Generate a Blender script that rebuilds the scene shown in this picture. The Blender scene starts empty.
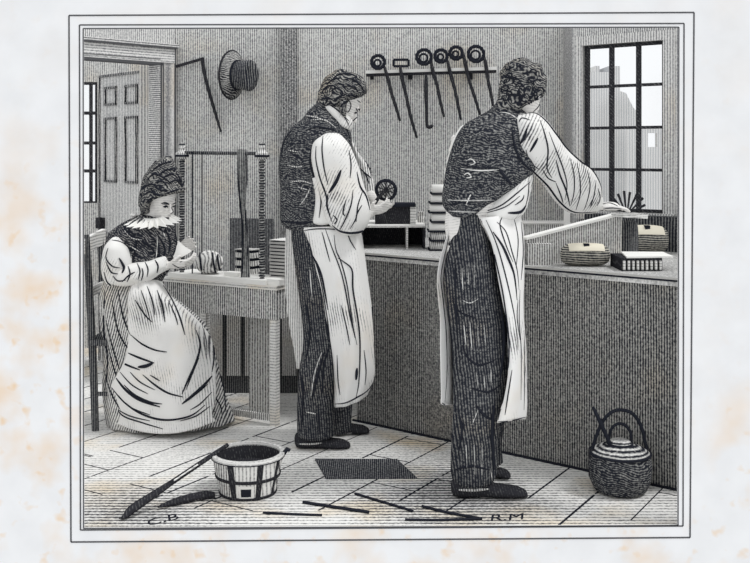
import bpy, bmesh, math, random
from mathutils import Vector, Matrix, noise
from mathutils.bvhtree import BVHTree
random.seed(7)
C = bpy.context.scene.collection
F, CX, HY, CAMZ = 1000.0, 375.0, 151.0, 1.37
CAM = Vector((0, 0, CAMZ))
def P(px, py, Y): return Vector(((px-CX)*Y/F, Y, CAMZ-(py-HY)*Y/F))
def FL(px, py, z=0.0):                       # the point of the floor (or of a level) seen at a pixel
    Y = (CAMZ-z)*F/(py-HY); return Vector(((px-CX)*Y/F, Y, z))

# ------------------------------------------------------------------ materials
PAPER, INK = (.80, .79, .765), (.022, .024, .032)
def ink(name, cov=.4, d=(1, 0, 0), per=.017, warp=.25, wscale=5, var=.25, vscale=2.5, cross=None, ccov=.2, soft=.22,
        paper=PAPER, inkc=INK, grain=.35, stain=.0, attr=None):
    per *= .74; soft *= 1.9
    m = bpy.data.materials.new(name); m.use_nodes = True
    nt = m.node_tree; N, L = nt.nodes, nt.links; N.clear()
    out = N.new('ShaderNodeOutputMaterial'); b = N.new('ShaderNodeBsdfDiffuse')
    L.new(b.outputs[0], out.inputs[0])
    tc = N.new('ShaderNodeTexCoord')
    def math_(op, a, b2=None, c=None, clamp=False):
        n = N.new('ShaderNodeMath'); n.operation = op; n.use_clamp = clamp
        for i, v in enumerate((a, b2, c)):
            if v is None: continue
            if isinstance(v, (int, float)): n.inputs[i].default_value = v
            else: L.new(v, n.inputs[i])
        return n.outputs[0]
    def nz(scale, detail=2, off=0):
        n = N.new('ShaderNodeTexNoise'); n.inputs['Scale'].default_value = scale; n.inputs['Detail'].default_value = detail
        mp = N.new('ShaderNodeMapping'); mp.inputs['Location'].default_value = (off, off*.7, off*.3)
        L.new(tc.outputs['Object'], mp.inputs[0]); L.new(mp.outputs[0], n.inputs['Vector']); return n.outputs['Fac']
    def lines(dv, cv, off):
        dt = N.new('ShaderNodeVectorMath'); dt.operation = 'DOT_PRODUCT'
        L.new(tc.outputs['Object'], dt.inputs[0]); v = Vector(dv).normalized()/per; dt.inputs[1].default_value = v
        s = math_('ADD', dt.outputs['Value'], math_('MULTIPLY', nz(wscale, 2, off), warp*wscale))
        tri = math_('MULTIPLY', math_('PINGPONG', s, .5), 2.0)
        t = math_('ADD', math_('MULTIPLY', math_('SUBTRACT', nz(vscale, 2, off+3), .5), var*2.2), cv)
        t = math_('ADD', t, math_('MULTIPLY', math_('SUBTRACT', nz(95, 1, off+5), .5), grain*2.6))
        return math_('DIVIDE', math_('ADD', math_('SUBTRACT', t, tri), soft), 2*soft, clamp=True)
    f = lines(d, cov, 0)
    if cross: 
        g = lines(cross, ccov, 9); f = math_('MAXIMUM', f, g) if f else g
    def mix(fac, a, b2):
        n = N.new('ShaderNodeMix'); n.data_type = 'RGBA'
        if isinstance(fac, float): n.inputs[0].default_value = fac
        else: L.new(fac, n.inputs[0])
        for i, v in ((6, a), (7, b2)):
            if isinstance(v, tuple): n.inputs[i].default_value = (*v, 1)
            else: L.new(v, n.inputs[i])
        return n.outputs[2]
    base = paper
    if stain > 0:
        sf = math_('MULTIPLY', math_('SUBTRACT', nz(3.1, 3, 21), .52, clamp=True), stain*6, clamp=True)
        base = mix(sf, paper, (.74, .60, .40))
    if f is not None: col = mix(f, base, inkc)
    else: col = base
    if isinstance(col, tuple): b.inputs[0].default_value = (*col, 1)
    else: L.new(col, b.inputs[0])
    return m
def flat(name, c): 
    m = bpy.data.materials.new(name); m.use_nodes = True; N = m.node_tree.nodes; N.clear()
    o = N.new('ShaderNodeOutputMaterial'); b = N.new('ShaderNodeBsdfDiffuse'); b.inputs[0].default_value = (*c, 1)
    m.node_tree.links.new(b.outputs[0], o.inputs[0]); return m
E = Vector((.785, -.619, 0)); EN = Vector((-.619, -.785, 0))       # along the bench and the window wall; out of them
V = Vector((-.7071, -.7071, 0)); VN = Vector((.7071, -.7071, 0))   # along the door wall
PD = Vector((.53, .85, 0)); PN = Vector((.85, -.53, 0))            # along / across the floor boards
M_INK = flat('ink', INK)
M_WALL = ink('wall_engraved', .40, (1, 0, 0), .0175, .10, 3, .10, 2, grain=.45, stain=.35, paper=(.78, .77, .74), inkc=(.13, .135, .15))
M_WALLW = ink('window_wall_engraved', .45, E, .017, .08, 3, .1, 2, grain=.4, inkc=(.13, .135, .15))
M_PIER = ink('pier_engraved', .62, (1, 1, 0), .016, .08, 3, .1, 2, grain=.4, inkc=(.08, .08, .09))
M_WALLD = ink('door_wall_engraved', .42, V, .017, .10, 3, .1, 2, grain=.4, inkc=(.13, .135, .15))
M_CASE = ink('casing_engraved', .40, (.8, -.6, 0), .02, .10, 3, .1, 2, grain=.4, stain=.4, inkc=(.22, .22, .23))
M_CASED = ink('beam_engraved', .55, (0, 0, 1), .016, .10, 3, .1, 2, grain=.4, inkc=(.12, .12, .13))
M_DOOR = ink('door_engraved', .42, (1, 0, 0), .018, .10, 3, .1, 2, grain=.4, inkc=(.13, .135, .15))
M_MULL = ink('glazing_bar_engraved', 1.1, (1, 0, 1), .018, .1, 3, .1, grain=.9, paper=(.2, .2, .2), inkc=(.035, .035, .04))
M_LINE = flat('pale_edge', (.52, .51, .49))
M_FLOOR = ink('floor_engraved', .16, (0, 1, 0), .040, .10, 3, .95, 1.0, grain=.5, inkc=(.06, .06, .065), stain=.5)
M_BENCH = ink('bench_front_engraved', .60, E, .0155, .12, 4, .22, 1.6, cross=(0, 0, 1), ccov=-.05, grain=.55, stain=.25, paper=(.50, .49, .46))
M_TOP = ink('worktop_engraved', .45, EN, .02, .1, 4, .2)
M_WOOD = ink('wood_light', .2, inkc=(.2, .2, .2), d=(0, 0, 1), per=.02, warp=.15, wscale=5, var=.15, stain=.5)
M_WOODM = ink('wood_mid', .45, (1, 0, 0), .015, .15, 5, .15, stain=.3, inkc=(.07, .07, .075))
M_WOODD = ink('wood_dark', .74, (1, .2, 0), .014, .15, 5, .15, paper=(.3, .3, .29))
M_DARK = ink('iron_dark', 1.12, (1, 0, .3), .014, .2, 6, .12, grain=.9, paper=(.12, .12, .12), inkc=(.03, .03, .035))
M_COAT = ink('waistcoat_cloth', .80, (.12, 0, 1), .0135, .4, 16, .14, 5, cross=(1, 0, .3), ccov=.25, grain=.9, paper=(.30, .30, .29))
M_CAPE = ink('cape_cloth', .84, (.6, 0, 1), .014, .6, 12, .25, 8, grain=.8, paper=(.34, .33, .32))
M_TROU = ink('trouser_cloth', .84, (1, 0, .1), .0145, .35, 6, .16, 2.5, cross=(0, 0, 1), ccov=.25, grain=.7, stain=.3, paper=(.26, .26, .25))
M_HAIR = ink('hair_curls', .74, (.4, .2, 1), .018, .7, 14, .2, 8, grain=.6, stain=.4, paper=(.42, .41, .38))
M_SHIRT = ink('shirt_linen', -.08, inkc=(.05, .05, .06), d=(1, 0, -.5), per=.017, warp=.35, wscale=6, var=1.35, vscale=8, grain=.3, stain=.25, soft=.16)  # noise-placed hatch patches paint shade onto the linen
M_SHIRTG = ink('shirt_linen_grey', .35, (1, 0, .1), .014, .3, 6, .2, 5, grain=.3)
M_APRON = ink('apron_linen', -.20, inkc=(.07, .07, .08), d=(1, 0, .15), per=.016, warp=.25, wscale=5, var=1.2, vscale=5, grain=.25, soft=.16, stain=.3, paper=(.84, .83, .81))
M_APRONG = ink('apron_linen_grey', .30, (1, 0, 0), .012, .2, 5, .1, 3, grain=.2)
M_SKIRT = ink('skirt_cloth_shaded', .48, (1, 0, -.35), .0165, .4, 5, .35, 4, grain=.35, stain=.4)
M_SKIN = ink('skin_engraved', -.12, (0, .2, 1), .014, .3, 8, .3, 14, grain=.2, paper=(.80, .78, .75))
M_WHITE = flat('white_paper', (.83, .82, .79))
M_PLAIN = ink('plain_paper_edge', .1, (0, 0, 1), .016, .1, 4, .1)
M_HOUSE = ink('house_far', .5, (1, 0, 0), .03, .1, 3, .05, 1, grain=.1, soft=.3, inkc=(.42, .43, .45))

# ------------------------------------------------------------------ mesh collector
def cr(a, b, c, d, t):
    return .5*((2*b)+(c-a)*t+(2*a-5*b+4*c-d)*t*t+(3*b-a-3*c+d)*t**3)
def smooth(rows, m=4):
    """Catmull-Rom through rows (lists of floats)."""
    out = []; n = len(rows)
    for i in range(n-1):
        a, b, c, d = rows[max(i-1, 0)], rows[i], rows[i+1], rows[min(i+2, n-1)]
        for k in range(m):
            t = k/m; out.append([cr(a[j], b[j], c[j], d[j], t) for j in range(len(b))])
    out.append(list(rows[-1])); return out
class MB:
    def __init__(s): s.v, s.f, s.m = [], [], []
    def add(s, vs, fs, mi=0):
        b = len(s.v); s.v += [Vector(v) for v in vs]
        for f in fs: s.f.append([b+i for i in f]); s.m.append(mi)
        return s
    def rings(s, rings, mi=0, cap=True, closed=True):
        n = len(rings[0]); vs = [p for r in rings for p in r]; fs = []
        for i in range(len(rings)-1):
            for j in range(n if closed else n-1):
                k = (j+1) % n; fs.append([i*n+j, i*n+k, (i+1)*n+k, (i+1)*n+j])
        if cap:
            fs.append(list(range(n))[::-1]); fs.append([(len(rings)-1)*n+j for j in range(n)])
        return s.add(vs, fs, mi)
    def loft(s, secs, n=28, m=4, mi=0, fold=0, nf=9, ph=0, pw=2.0, dome=True):
        """sections (Lx, Ly, Rx, Ry, Y, t): left and right outline point of the thing at depth Y, half thickness t."""
        rows = smooth([list(map(float, q)) for q in secs], m); R = []
        rows = [list(r) for r in rows]
        def ring(r, k=1.0, sh=None):
            l, rr = P(r[0], r[1], r[4]), P(r[2], r[3], r[4]); c = (l+rr)/2; a = (rr-l)/2*k; q = []
            if sh is not None: c = c+sh
            for j in range(n):
                th = 2*math.pi*j/n; co, si = math.cos(th), math.sin(th)
                if pw != 2: 
                    co = math.copysign(abs(co)**(2/pw), co); si = math.copysign(abs(si)**(2/pw), si)
                g = 1+fold*math.sin(nf*th+ph+len(R)*.06)
                q.append(c+a*co*(1+(g-1)*.35)+Vector((0, 1, 0))*(r[5]*k*si*g))
            return q
        mid = [(P(r[0], r[1], r[4])+P(r[2], r[3], r[4]))/2 for r in rows]
        if dome:
            d0 = (mid[0]-mid[1]).normalized(); h = min((P(rows[0][0], rows[0][1], rows[0][4])-P(rows[0][2], rows[0][3], rows[0][4])).length/2, rows[0][5])*.35
            R.append(ring(rows[0], .45, d0*h*.9)); R.append(ring(rows[0], .82, d0*h*.5))
        for r in rows: R.append(ring(r))
        if dome:
            d1 = (mid[-1]-mid[-2]).normalized(); h = min((P(rows[-1][0], rows[-1][1], rows[-1][4])-P(rows[-1][2], rows[-1][3], rows[-1][4])).length/2, rows[-1][5])*.35
            R.append(ring(rows[-1], .82, d1*h*.5)); R.append(ring(rows[-1], .45, d1*h*.9))
        return s.rings(R, mi)
    def tube(s, pts, rad, n=10, mi=0, m=1, flat=None):
        """flat=(axis, factor): the section squeezed along axis"""
        pts = [Vector(p) for p in pts]
        if isinstance(rad, (int, float)): rad = [rad]*len(pts)
        if m > 1:
            rr = smooth([[*p, r] for p, r in zip(pts, rad)], m); pts = [Vector(q[:3]) for q in rr]; rad = [q[3] for q in rr]
        R = []; up = None
        for i, p in enumerate(pts):
            t = (pts[min(i+1, len(pts)-1)]-pts[max(i-1, 0)]).normalized()
            if up is None:
                up = Vector((0, 0, 1)) if abs(t.z) < .9 else Vector((0, 1, 0))
            x = t.cross(up); 
            if x.length < 1e-4: x = t.cross(Vector((1, .1, 0)))
            x.normalize(); y = x.cross(t).normalized(); up = y
            ring = []
            for j in range(n):
                a = 2*math.pi*j/n; o = x*math.cos(a)*rad[i]+y*math.sin(a)*rad[i]
                if flat: ax = flat[0]; o = o-ax*(o.dot(ax))*(1-flat[1])
                ring.append(p+o)
            R.append(ring)
        return s.rings(R, mi)
    def ball(s, c, r, n=14, mi=0, rot=None, bump=0, bs=20):
        c = Vector(c); r = (r, r, r) if isinstance(r, (int, float)) else r; R = []
        for i in range(1, n):
            ph = math.pi*i/n; R.append([])
            for j in range(n*2):
                th = math.pi*j/n; p = Vector((math.sin(ph)*math.cos(th)*r[0], math.sin(ph)*math.sin(th)*r[1], math.cos(ph)*r[2]))
                if bump: p *= 1+bump*noise.noise((p+c)*bs)
                if rot: p = rot @ p
                R[-1].append(c+p)
        return s.rings(R, mi)
    def box(s, a, b, mi=0):
        a, b = Vector(a), Vector(b)
        vs = [(x, y, z) for x in (a.x, b.x) for y in (a.y, b.y) for z in (a.z, b.z)]
        return s.add(vs, [[0, 1, 3, 2], [4, 6, 7, 5], [0, 4, 5, 1], [2, 3, 7, 6], [0, 2, 6, 4], [1, 5, 7, 3]], mi)
    def obox(s, o, ax, ay, az, mi=0):
        o, ax, ay, az = map(Vector, (o, ax, ay, az))
        vs = [o+ax*x+ay*y+az*z for x in (0, 1) for y in (0, 1) for z in (0, 1)]
        return s.add(vs, [[0, 1, 3, 2], [4, 6, 7, 5], [0, 4, 5, 1], [2, 3, 7, 6], [0, 2, 6, 4], [1, 5, 7, 3]], mi)
    def bar(s, a, b, w, h, mi=0, up=(0, 0, 1)):
        a, b = Vector(a), Vector(b); t = (b-a).normalized(); x = t.cross(Vector(up)).normalized(); y = x.cross(t)
        return s.obox(a-x*w/2-y*h/2, b-a, x*w, y*h, mi)
    def prism(s, poly, z0, z1, mi=0):
        n = len(poly); vs = [(p[0], p[1], z0) for p in poly]+[(p[0], p[1], z1) for p in poly]
        return s.add(vs, [list(range(n))[::-1], list(range(n, 2*n))]+[[i, (i+1) % n, n+(i+1) % n, n+i] for i in range(n)], mi)
    def lathe(s, prof, c, axis=(0, 0, 1), n=32, mi=0, cap=True):
        """prof: (radius, height) pairs"""
        c = Vector(c); q = Vector(axis).normalized().to_track_quat('Z', 'Y').to_matrix(); 
        return s.rings([[c+q@Vector((r*math.cos(2*math.pi*j/n), r*math.sin(2*math.pi*j/n), h)) for j in range(n)] for r, h in prof], mi, cap)
    def ring(s, c, R, r, axis=(0, 1, 0), n=24, k=8, mi=0, squash=1.0, bump=0):
        c = Vector(c); q = Vector(axis).normalized().to_track_quat('Z', 'Y').to_matrix(); vs = []; fs = []
        for i in range(n):
            a = 2*math.pi*i/n; rr = r*(1+bump*(i % 2))
            for j in range(k):
                b = 2*math.pi*j/k; vs.append(c+q@Vector(((R+rr*math.cos(b))*math.cos(a), (R+rr*math.cos(b))*math.sin(a)*squash, rr*math.sin(b))))
        for i in range(n):
            for j in range(k): fs.append([i*k+j, ((i+1) % n)*k+j, ((i+1) % n)*k+(j+1) % k, i*k+(j+1) % k])
        return s.add(vs, fs, mi)
    def sheet(s, rows, th=.006, mi=0, m=4, crumple=0):
        """rows of (px, py, Y) points: a hanging cloth with a real thickness"""
        rr = [smooth([list(map(float, p)) for p in r], m) for r in rows]
        n = len(rr[0]); cols = [smooth([r[j] for r in rr], m) for j in range(n)]; g = [[P(*cols[j][i]) for j in range(n)] for i in range(len(cols[0]))]
        h = len(g)
        if crumple:
            for r in g:
                for j in range(n): r[j] = r[j]+Vector((0, crumple*noise.noise(Vector((r[j].x*25, 0, r[j].z*4))), 0))
        b = len(s.v); s.v += [p for r in g for p in r]+[p+Vector((0, th, 0)) for r in g for p in r]; o = n*h
        def q(*i): s.f.append([b+k for k in i]); s.m.append(mi)
        for i in range(h-1):
            for j in range(n-1):
                q(i*n+j, i*n+j+1, (i+1)*n+j+1, (i+1)*n+j); q(o+i*n+j, o+(i+1)*n+j, o+(i+1)*n+j+1, o+i*n+j+1)
        for i in range(h-1):
            for j in (0, n-1): q(i*n+j, (i+1)*n+j, o+(i+1)*n+j, o+i*n+j)
        for j in range(n-1):
            for i in (0, h-1): q(i*n+j, i*n+j+1, o+i*n+j+1, o+i*n+j)
        return s
    def strokes(s, lines, w=1.5, mi=1, taper=True):
        """engraved creases: thin ridges of ink lying on this mesh along the given fold lines"""
        bvh = BVHTree.FromPolygons(s.v, s.f)
        for ln in lines:
            ww = w
            if isinstance(ln, dict): ww = ln['w']; ln = ln['p']
            pts = smooth([[float(a), float(b)] for a, b in ln], 6); run = []
            L = len(pts)
            def flush(run):
                if len(run) >= 3: s.tube([r[0] for r in run], [r[1] for r in run], 6, mi)
            for i, (x, y) in enumerate(pts):
                d = (P(x, y, 1)-CAM).normalized(); hit = bvh.ray_cast(CAM, d)
                if hit[0] is None or (run and (hit[0]-run[-1][0]).length > .06): flush(run); run = []
                if hit[0] is None: continue
                t = i/(L-1); k = (math.sin(math.pi*min(max(t, .04), .96))**.5) if taper else 1
                Y = hit[0].y; run.append((hit[0]-d*.0012, max(ww*k*Y/F*.5, .0008)))
            flush(run)
        return s
    def mesh(s, name):
        me = bpy.data.meshes.new(name); me.from_pydata([tuple(v) for v in s.v], [], s.f); me.update()
        for p, mi in zip(me.polygons, s.m): p.material_index = mi
        bm = bmesh.new(); bm.from_mesh(me); bmesh.ops.recalc_face_normals(bm, faces=bm.faces); bm.to_mesh(me); bm.free()
        return me
    def remesh(s, vox=.005, it=3):
        me = s.mesh('tmp'); o = bpy.data.objects.new('tmp', me); C.objects.link(o)
        md = o.modifiers.new('r', 'REMESH'); md.mode = 'VOXEL'; md.voxel_size = vox
        ms = o.modifiers.new('s', 'SMOOTH'); ms.iterations = it; ms.factor = .5
        dg = bpy.context.evaluated_depsgraph_get(); ev = o.evaluated_get(dg); m2 = ev.to_mesh()
        s.v = [v.co.copy() for v in m2.vertices]; s.f = [list(p.vertices) for p in m2.polygons]; s.m = [0]*len(s.f)
        ev.to_mesh_clear(); bpy.data.objects.remove(o); return s
def tag(o, label=None, cat=None, group=None, kind=None):
    if label: o['label'] = label
    if cat: o['category'] = cat
    if group: o['group'] = group
    if kind: o['kind'] = kind
    return o
def thing(name, loc, label, cat, group=None):
    o = bpy.data.objects.new(name, None); C.objects.link(o); o.location = loc; o.empty_display_size = .1
    return tag(o, label, cat, group)
def put(name, mb, mats, parent=None, label=None, sm=False, root=None):
    """links mb (in world coordinates) as one mesh object, under parent"""
    if not isinstance(mats, (list, tuple)): mats = [mats]
    me = mb.mesh(name); base = Vector((0, 0, 0)); p = parent
    while p is not None: base += Vector(p.location); p = p.parent
    if parent is None:                                          # origin of a one-mesh thing at its own base
        lo = [min(v[i] for v in mb.v) for i in range(3)]; hi = [max(v[i] for v in mb.v) for i in range(3)]
        base = Vector(((lo[0]+hi[0])/2, (lo[1]+hi[1])/2, lo[2]))
    me.transform(Matrix.Translation(-base))
    for m in mats: me.materials.append(m)
    if sm: me.polygons.foreach_set('use_smooth', [True]*len(me.polygons))
    o = bpy.data.objects.new(name, me); C.objects.link(o); o.parent = parent
    if parent is None: o.location = base
    if label: o['label'] = label
    return o
def struct(name, mb, m, parent=None, label=None):
    o = put(name, mb, m, parent); 
    if parent is None: tag(o, label, None, None, 'structure')
    return o

# ------------------------------------------------------------------ the page around the picture
PY = 3.64
def Q(px, py, y=PY): return P(px, py, y)
open_ = [(83.5, 29), (678.5, 27.5), (677.5, 525), (84, 528)]
def frame_mesh(mb, inner, outer, y0, y1, mi=0):
    n = 4; vs = [Q(*p).xz for p in inner]+[Q(*p).xz for p in outer]
    vv = [(v[0], y0, v[1]) for v in vs]+[(v[0], y1, v[1]) for v in vs]; fs = []
    for i in range(4):
        j = (i+1) % 4
        fs += [[i, j, 4+j, 4+i], [8+i, 12+i, 12+j, 8+j], [i, 8+i, 8+j, j], [4+i, 4+j, 12+j, 12+i]]
    return mb.add(vv, fs, mi)
def page_mat():
    m = bpy.data.materials.new('aged_paper'); m.use_nodes = True; nt = m.node_tree; N, L = nt.nodes, nt.links; N.clear()
    out = N.new('ShaderNodeOutputMaterial'); b = N.new('ShaderNodeBsdfDiffuse'); L.new(b.outputs[0], out.inputs[0])
    tc = N.new('ShaderNodeTexCoord'); sp = N.new('ShaderNodeSeparateXYZ')
    geo = N.new('ShaderNodeNewGeometry'); L.new(geo.outputs['Position'], sp.inputs[0])
    def mt(op, a, b2=None, clamp=False):
        n = N.new('ShaderNodeMath'); n.operation = op; n.use_clamp = clamp
        for i, v in enumerate((a, b2)):
            if v is None: continue
            if isinstance(v, (int, float)): n.inputs[i].default_value = v
            else: L.new(v, n.inputs[i])
        return n.outputs[0]
    def nz(sc, det, off):
        n = N.new('ShaderNodeTexNoise'); n.inputs['Scale'].default_value = sc; n.inputs['Detail'].default_value = det
        mp = N.new('ShaderNodeMapping'); mp.inputs['Location'].default_value = (off, 0, off); L.new(geo.outputs['Position'], mp.inputs[0]); L.new(mp.outputs[0], n.inputs['Vector']); return n.outputs['Fac']
    def mp(v, a, b2, c=0, d=1):
        n = N.new('ShaderNodeMapRange'); n.inputs[1].default_value = a; n.inputs[2].default_value = b2; n.inputs[3].default_value = c; n.inputs[4].default_value = d; L.new(v, n.inputs[0]); return n.outputs[0]
    left = mt('MULTIPLY', mp(sp.outputs[0], -1.02, -1.14), mp(sp.outputs[2], 1.55, .9))
    bot = mp(sp.outputs[2], .05, -.02)
    right = mt('MULTIPLY', mp(sp.outputs[0], 1.18, 1.3), mp(sp.outputs[2], .6, .3, 0, .8))
    mask = mt('ADD', mt('MAXIMUM', mt('MAXIMUM', left, mt('MULTIPLY', bot, .8)), right), .12)
    blot = mp(nz(5.0, 3, 4.0), .48, .72); spot = mp(nz(17, 2, 1.0), .60, .74)
    fx = mt('MULTIPLY', mt('ADD', mt('MULTIPLY', blot, .55), mt('MULTIPLY', spot, .5)), mask, True)
    def mix(f, a, b2):
        n = N.new('ShaderNodeMix'); n.data_type = 'RGBA'; L.new(f, n.inputs[0])
        for i, v in ((6, a), (7, b2)):
            if isinstance(v, tuple): n.inputs[i].default_value = (*v, 1)
            else: L.new(v, n.inputs[i])
        return n.outputs[2]
    c = mix(mp(nz(9, 3, 8), .35, .7), (.83, .83, .835), (.78, .78, .785))
    c = mix(fx, c, (.80, .56, .33)); L.new(c, b.inputs[0]); return m
mb = frame_mesh(MB(), open_, [(-30, -20), (780, -20), (780, 583), (-30, 583)], PY, PY+.006)
page = tag(put('book_page', mb, page_mat()), 'aged white book page with brown stains surrounding the engraved workshop', 'page')
def border(pts, w, y=PY):
    mb = MB(); n = len(pts)
    for i in range(n):
        a, b = Q(*pts[i]), Q(*pts[(i+1) % n]); mb.bar(Vector((a.x, y-.0005, a.z)), Vector((b.x, y-.0005, b.z)), .001, w, up=(0, 0, 1) if abs(a.x-b.x) > .3 else (1, 0, 0))
    return mb
M_RULE = flat('printed_rule', (.10, .10, .105))
put('border_line', border([(69, 15.5), (694, 12.5), (690, 537.5), (71, 542)], .0055), M_RULE, page)
put('border_line', border([(83.2, 28.6), (678.8, 27.2), (678, 525.4), (83.6, 528.4)], .0045), M_RULE, page)
put('border_line', border([(79.5, 25), (684, 23.5), (683, 526), (80.5, 530)], .005), M_RULE, page)

# ------------------------------------------------------------------ the room
BW = 5.9
mb = MB().box((-3.2, 3.66, -.03), (3.0, 7.2, 0)); 
rnd = random.Random(3)
fl = struct('floor', mb, M_FLOOR, label='worn wooden floor boards running towards the right-hand bench')
mb = MB()                                               # dark gaps between the boards
O = FL(226, 524)
for k in range(-14, 26):
    o = O+PN*(k*.208); pts = []
    t = -6.0; run = None
    while t < 6:
        p = o+PD*t; ok = 3.66 < p.y < 6.4 and -2.0 < p.x < 1.9
        seg = rnd.uniform(.10, .5)
        if ok and rnd.random() < .93:
            q = o+PD*(t+seg)
            if q.y > 3.66: mb.bar(Vector((p.x, p.y, .0002)), Vector((q.x, q.y, .0002)), rnd.uniform(.005, .0095), .0016)
        t += seg+rnd.choice([.0, .012, .03])
    for _ in range(2):
        t = rnd.uniform(3.8, 5.6); c = o+PD*((t-o.y)/PD.y)
        if c.y > 3.75: mb.bar(Vector((c.x, c.y, .0002)), c+PN*.208+Vector((0, 0, .0002)), .006, .0014)
put('board_joint', mb, M_INK, fl)
def text(txt, p, size, rz, name):
    cu = bpy.data.curves.new(name, 'FONT'); cu.body = txt; cu.size = size; cu.extrude = .0006; cu.shear = .35; cu.offset = .0
    o = bpy.data.objects.new(name, cu); C.objects.link(o); dg = bpy.context.evaluated_depsgraph_get(); dg.update()
    me = bpy.data.meshes.new_from_object(o.evaluated_get(dg)); bpy.data.objects.remove(o)
    me.transform(Matrix.Translation(p) @ Matrix.Rotation(rz, 4, 'Z')); base = Vector(fl.location)
    me.transform(Matrix.Translation(-base)); me.materials.clear(); me.materials.append(M_INK)
    ob = bpy.data.objects.new(name, me); C.objects.link(ob); ob.parent = fl; return ob
def ftext(txt, a, b, name):                             # baseline from pixel a to pixel b on the floor
    A, B = FL(*a, .0012), FL(*b, .0012); text(txt, A, .085, math.atan2(B.y-A.y, B.x-A.x), name)
ftext('C.B', (147, 526), (178, 519), 'lettering'); ftext('R.M', (489, 521), (524, 519), 'lettering')

WT = 2.15
mb = MB().box((-1.18, BW, 0), (1.11, BW+.08, WT)); struct('wall_back', mb, M_WALL, label='hatched back wall of the workshop')
mb = MB().box((-.095*5.86, 5.865, .9), (-.078*5.86, BW, WT)); struct('trim_shade', mb, ink('return_shade_engraved', .72, (1, 0, 0), .013, .1, 3, .15, grain=.5), label='narrow upright strip on the back wall, hatched dark as a shaded wall return')  # dark hatch paints the shaded return of a chimney breast
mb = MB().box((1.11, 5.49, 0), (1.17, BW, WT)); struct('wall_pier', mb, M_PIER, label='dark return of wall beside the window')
# window wall with its opening
W0 = Vector((1.11, 5.49, 0))
def ws(px): k = (px-CX)/F; return (5.49*k-1.11)/(.785+.619*k)
s0, s1, zb, zt = ws(583), ws(664), 1.045, 1.945
mb = MB(); TH = -EN*.08
def wbox(mb, a, b, z0, z1, off=0.0, th=.08, mi=0): mb.obox(W0+E*a+EN*off+Vector((0, 0, z0)), E*(b-a), -EN*th, (0, 0, z1-z0), mi)
wbox(mb, -.03, s0, 0, WT); wbox(mb, s1, 2.6, 0, WT); wbox(mb, s0, s1, 0, zb); wbox(mb, s0, s1, zt, WT)
struct('wall_right', mb, M_WALLW, label='hatched wall holding the window')
mb = MB(); wbox(mb, s0-.03, s0, zb-.04, zt+.05, .015, .03); wbox(mb, s1, s1+.06, zb-.04, zt+.05, .015, .03)
wbox(mb, s0, s1, zt, zt+.05, .015, .03); wbox(mb, s0-.02, s1+.06, zb-.045, zb, .03, .05)
win = struct('window_1', mb, M_CASE, label='tall casement window with twelve panes above the bench')
mb = MB(); w = .019
for i in range(4):
    c = s0+(s1-s0)*i/3; c = min(max(c, s0+w/2), s1-w/2); wbox(mb, c-w/2, c+w/2, zb, zt, -.02, .03)
for i in range(5):
    c = zb+(zt-zb)*i/4; c = min(max(c, zb+w/2), zt-w/2); wbox(mb, s0, s1, c-w*.4, c+w*.4, -.022, .026)
put('window_sash', mb, M_MULL, win)
g = bpy.data.materials.new('window_glass'); g.use_nodes = True; N = g.node_tree.nodes; N.clear()
o_ = N.new('ShaderNodeOutputMaterial'); mx = N.new('ShaderNodeMixShader'); tr = N.new('ShaderNodeBsdfTransparent'); gl = N.new('ShaderNodeBsdfGlossy'); gl.inputs['Roughness'].default_value = .1
mx.inputs[0].default_value = .05
g.node_tree.links.new(tr.outputs[0], mx.inputs[1]); g.node_tree.links.new(gl.outputs[0], mx.inputs[2]); g.node_tree.links.new(mx.outputs[0], o_.inputs[0])
mb = MB(); wbox(mb, s0, s1, zb, zt, -.033, .003); put('pane', mb, g, win)
# houses outside
HB = 9.0
def hx(px, Y=HB): return (px-CX)*Y/F
def hz(py, Y=HB): return CAMZ-(py-HY)*Y/F
mb = MB(); mb.box((hx(560), HB, 0), (hx(620), HB+1.5, hz(72))); mb.box((hx(600), HB+.2, hz(72)), (hx(604.5), HB+.5, hz(64)))
mb.box((hx(609), HB, hz(72)), (hx(620), HB+1.2, hz(66)))
mb.add([(hx(620), HB, 0), (hx(639), HB, 0), (hx(639), HB, hz(114)), (hx(633), HB, hz(107)), (hx(626), HB, hz(93)), (hx(620), HB, hz(91))] +
       [(hx(620), HB+1, 0), (hx(639), HB+1, 0), (hx(639), HB+1, hz(114)), (hx(633), HB+1, hz(107)), (hx(626), HB+1, hz(93)), (hx(620), HB+1, hz(91))],
       [[0, 1, 2, 3, 4, 5], [11, 10, 9, 8, 7, 6]]+[[i, (i+1) % 6, 6+(i+1) % 6, 6+i] for i in range(6)])
tag(put('house', mb, M_HOUSE), 'pale grey tall house with a chimney seen through the window', 'house')
mb = MB(); HC = 8.5
mb.box((hx(628, HC), HC, 0), (hx(700, HC), HC+.06, hz(147, HC))); mb.box((hx(628, HC), HC, hz(147, HC)), (hx(648, HC), HC+.06, hz(128, HC))); mb.box((hx(657, HC), HC, hz(147, HC)), (hx(700, HC), HC+.06, hz(128, HC)))
mb.box((hx(648, HC), HC, hz(133, HC)), (hx(657, HC), HC+.06, hz(128, HC)))
tag(put('house', mb, M_HOUSE), 'low grey outbuilding with a square opening behind the right-hand window panes', 'house')
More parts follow.
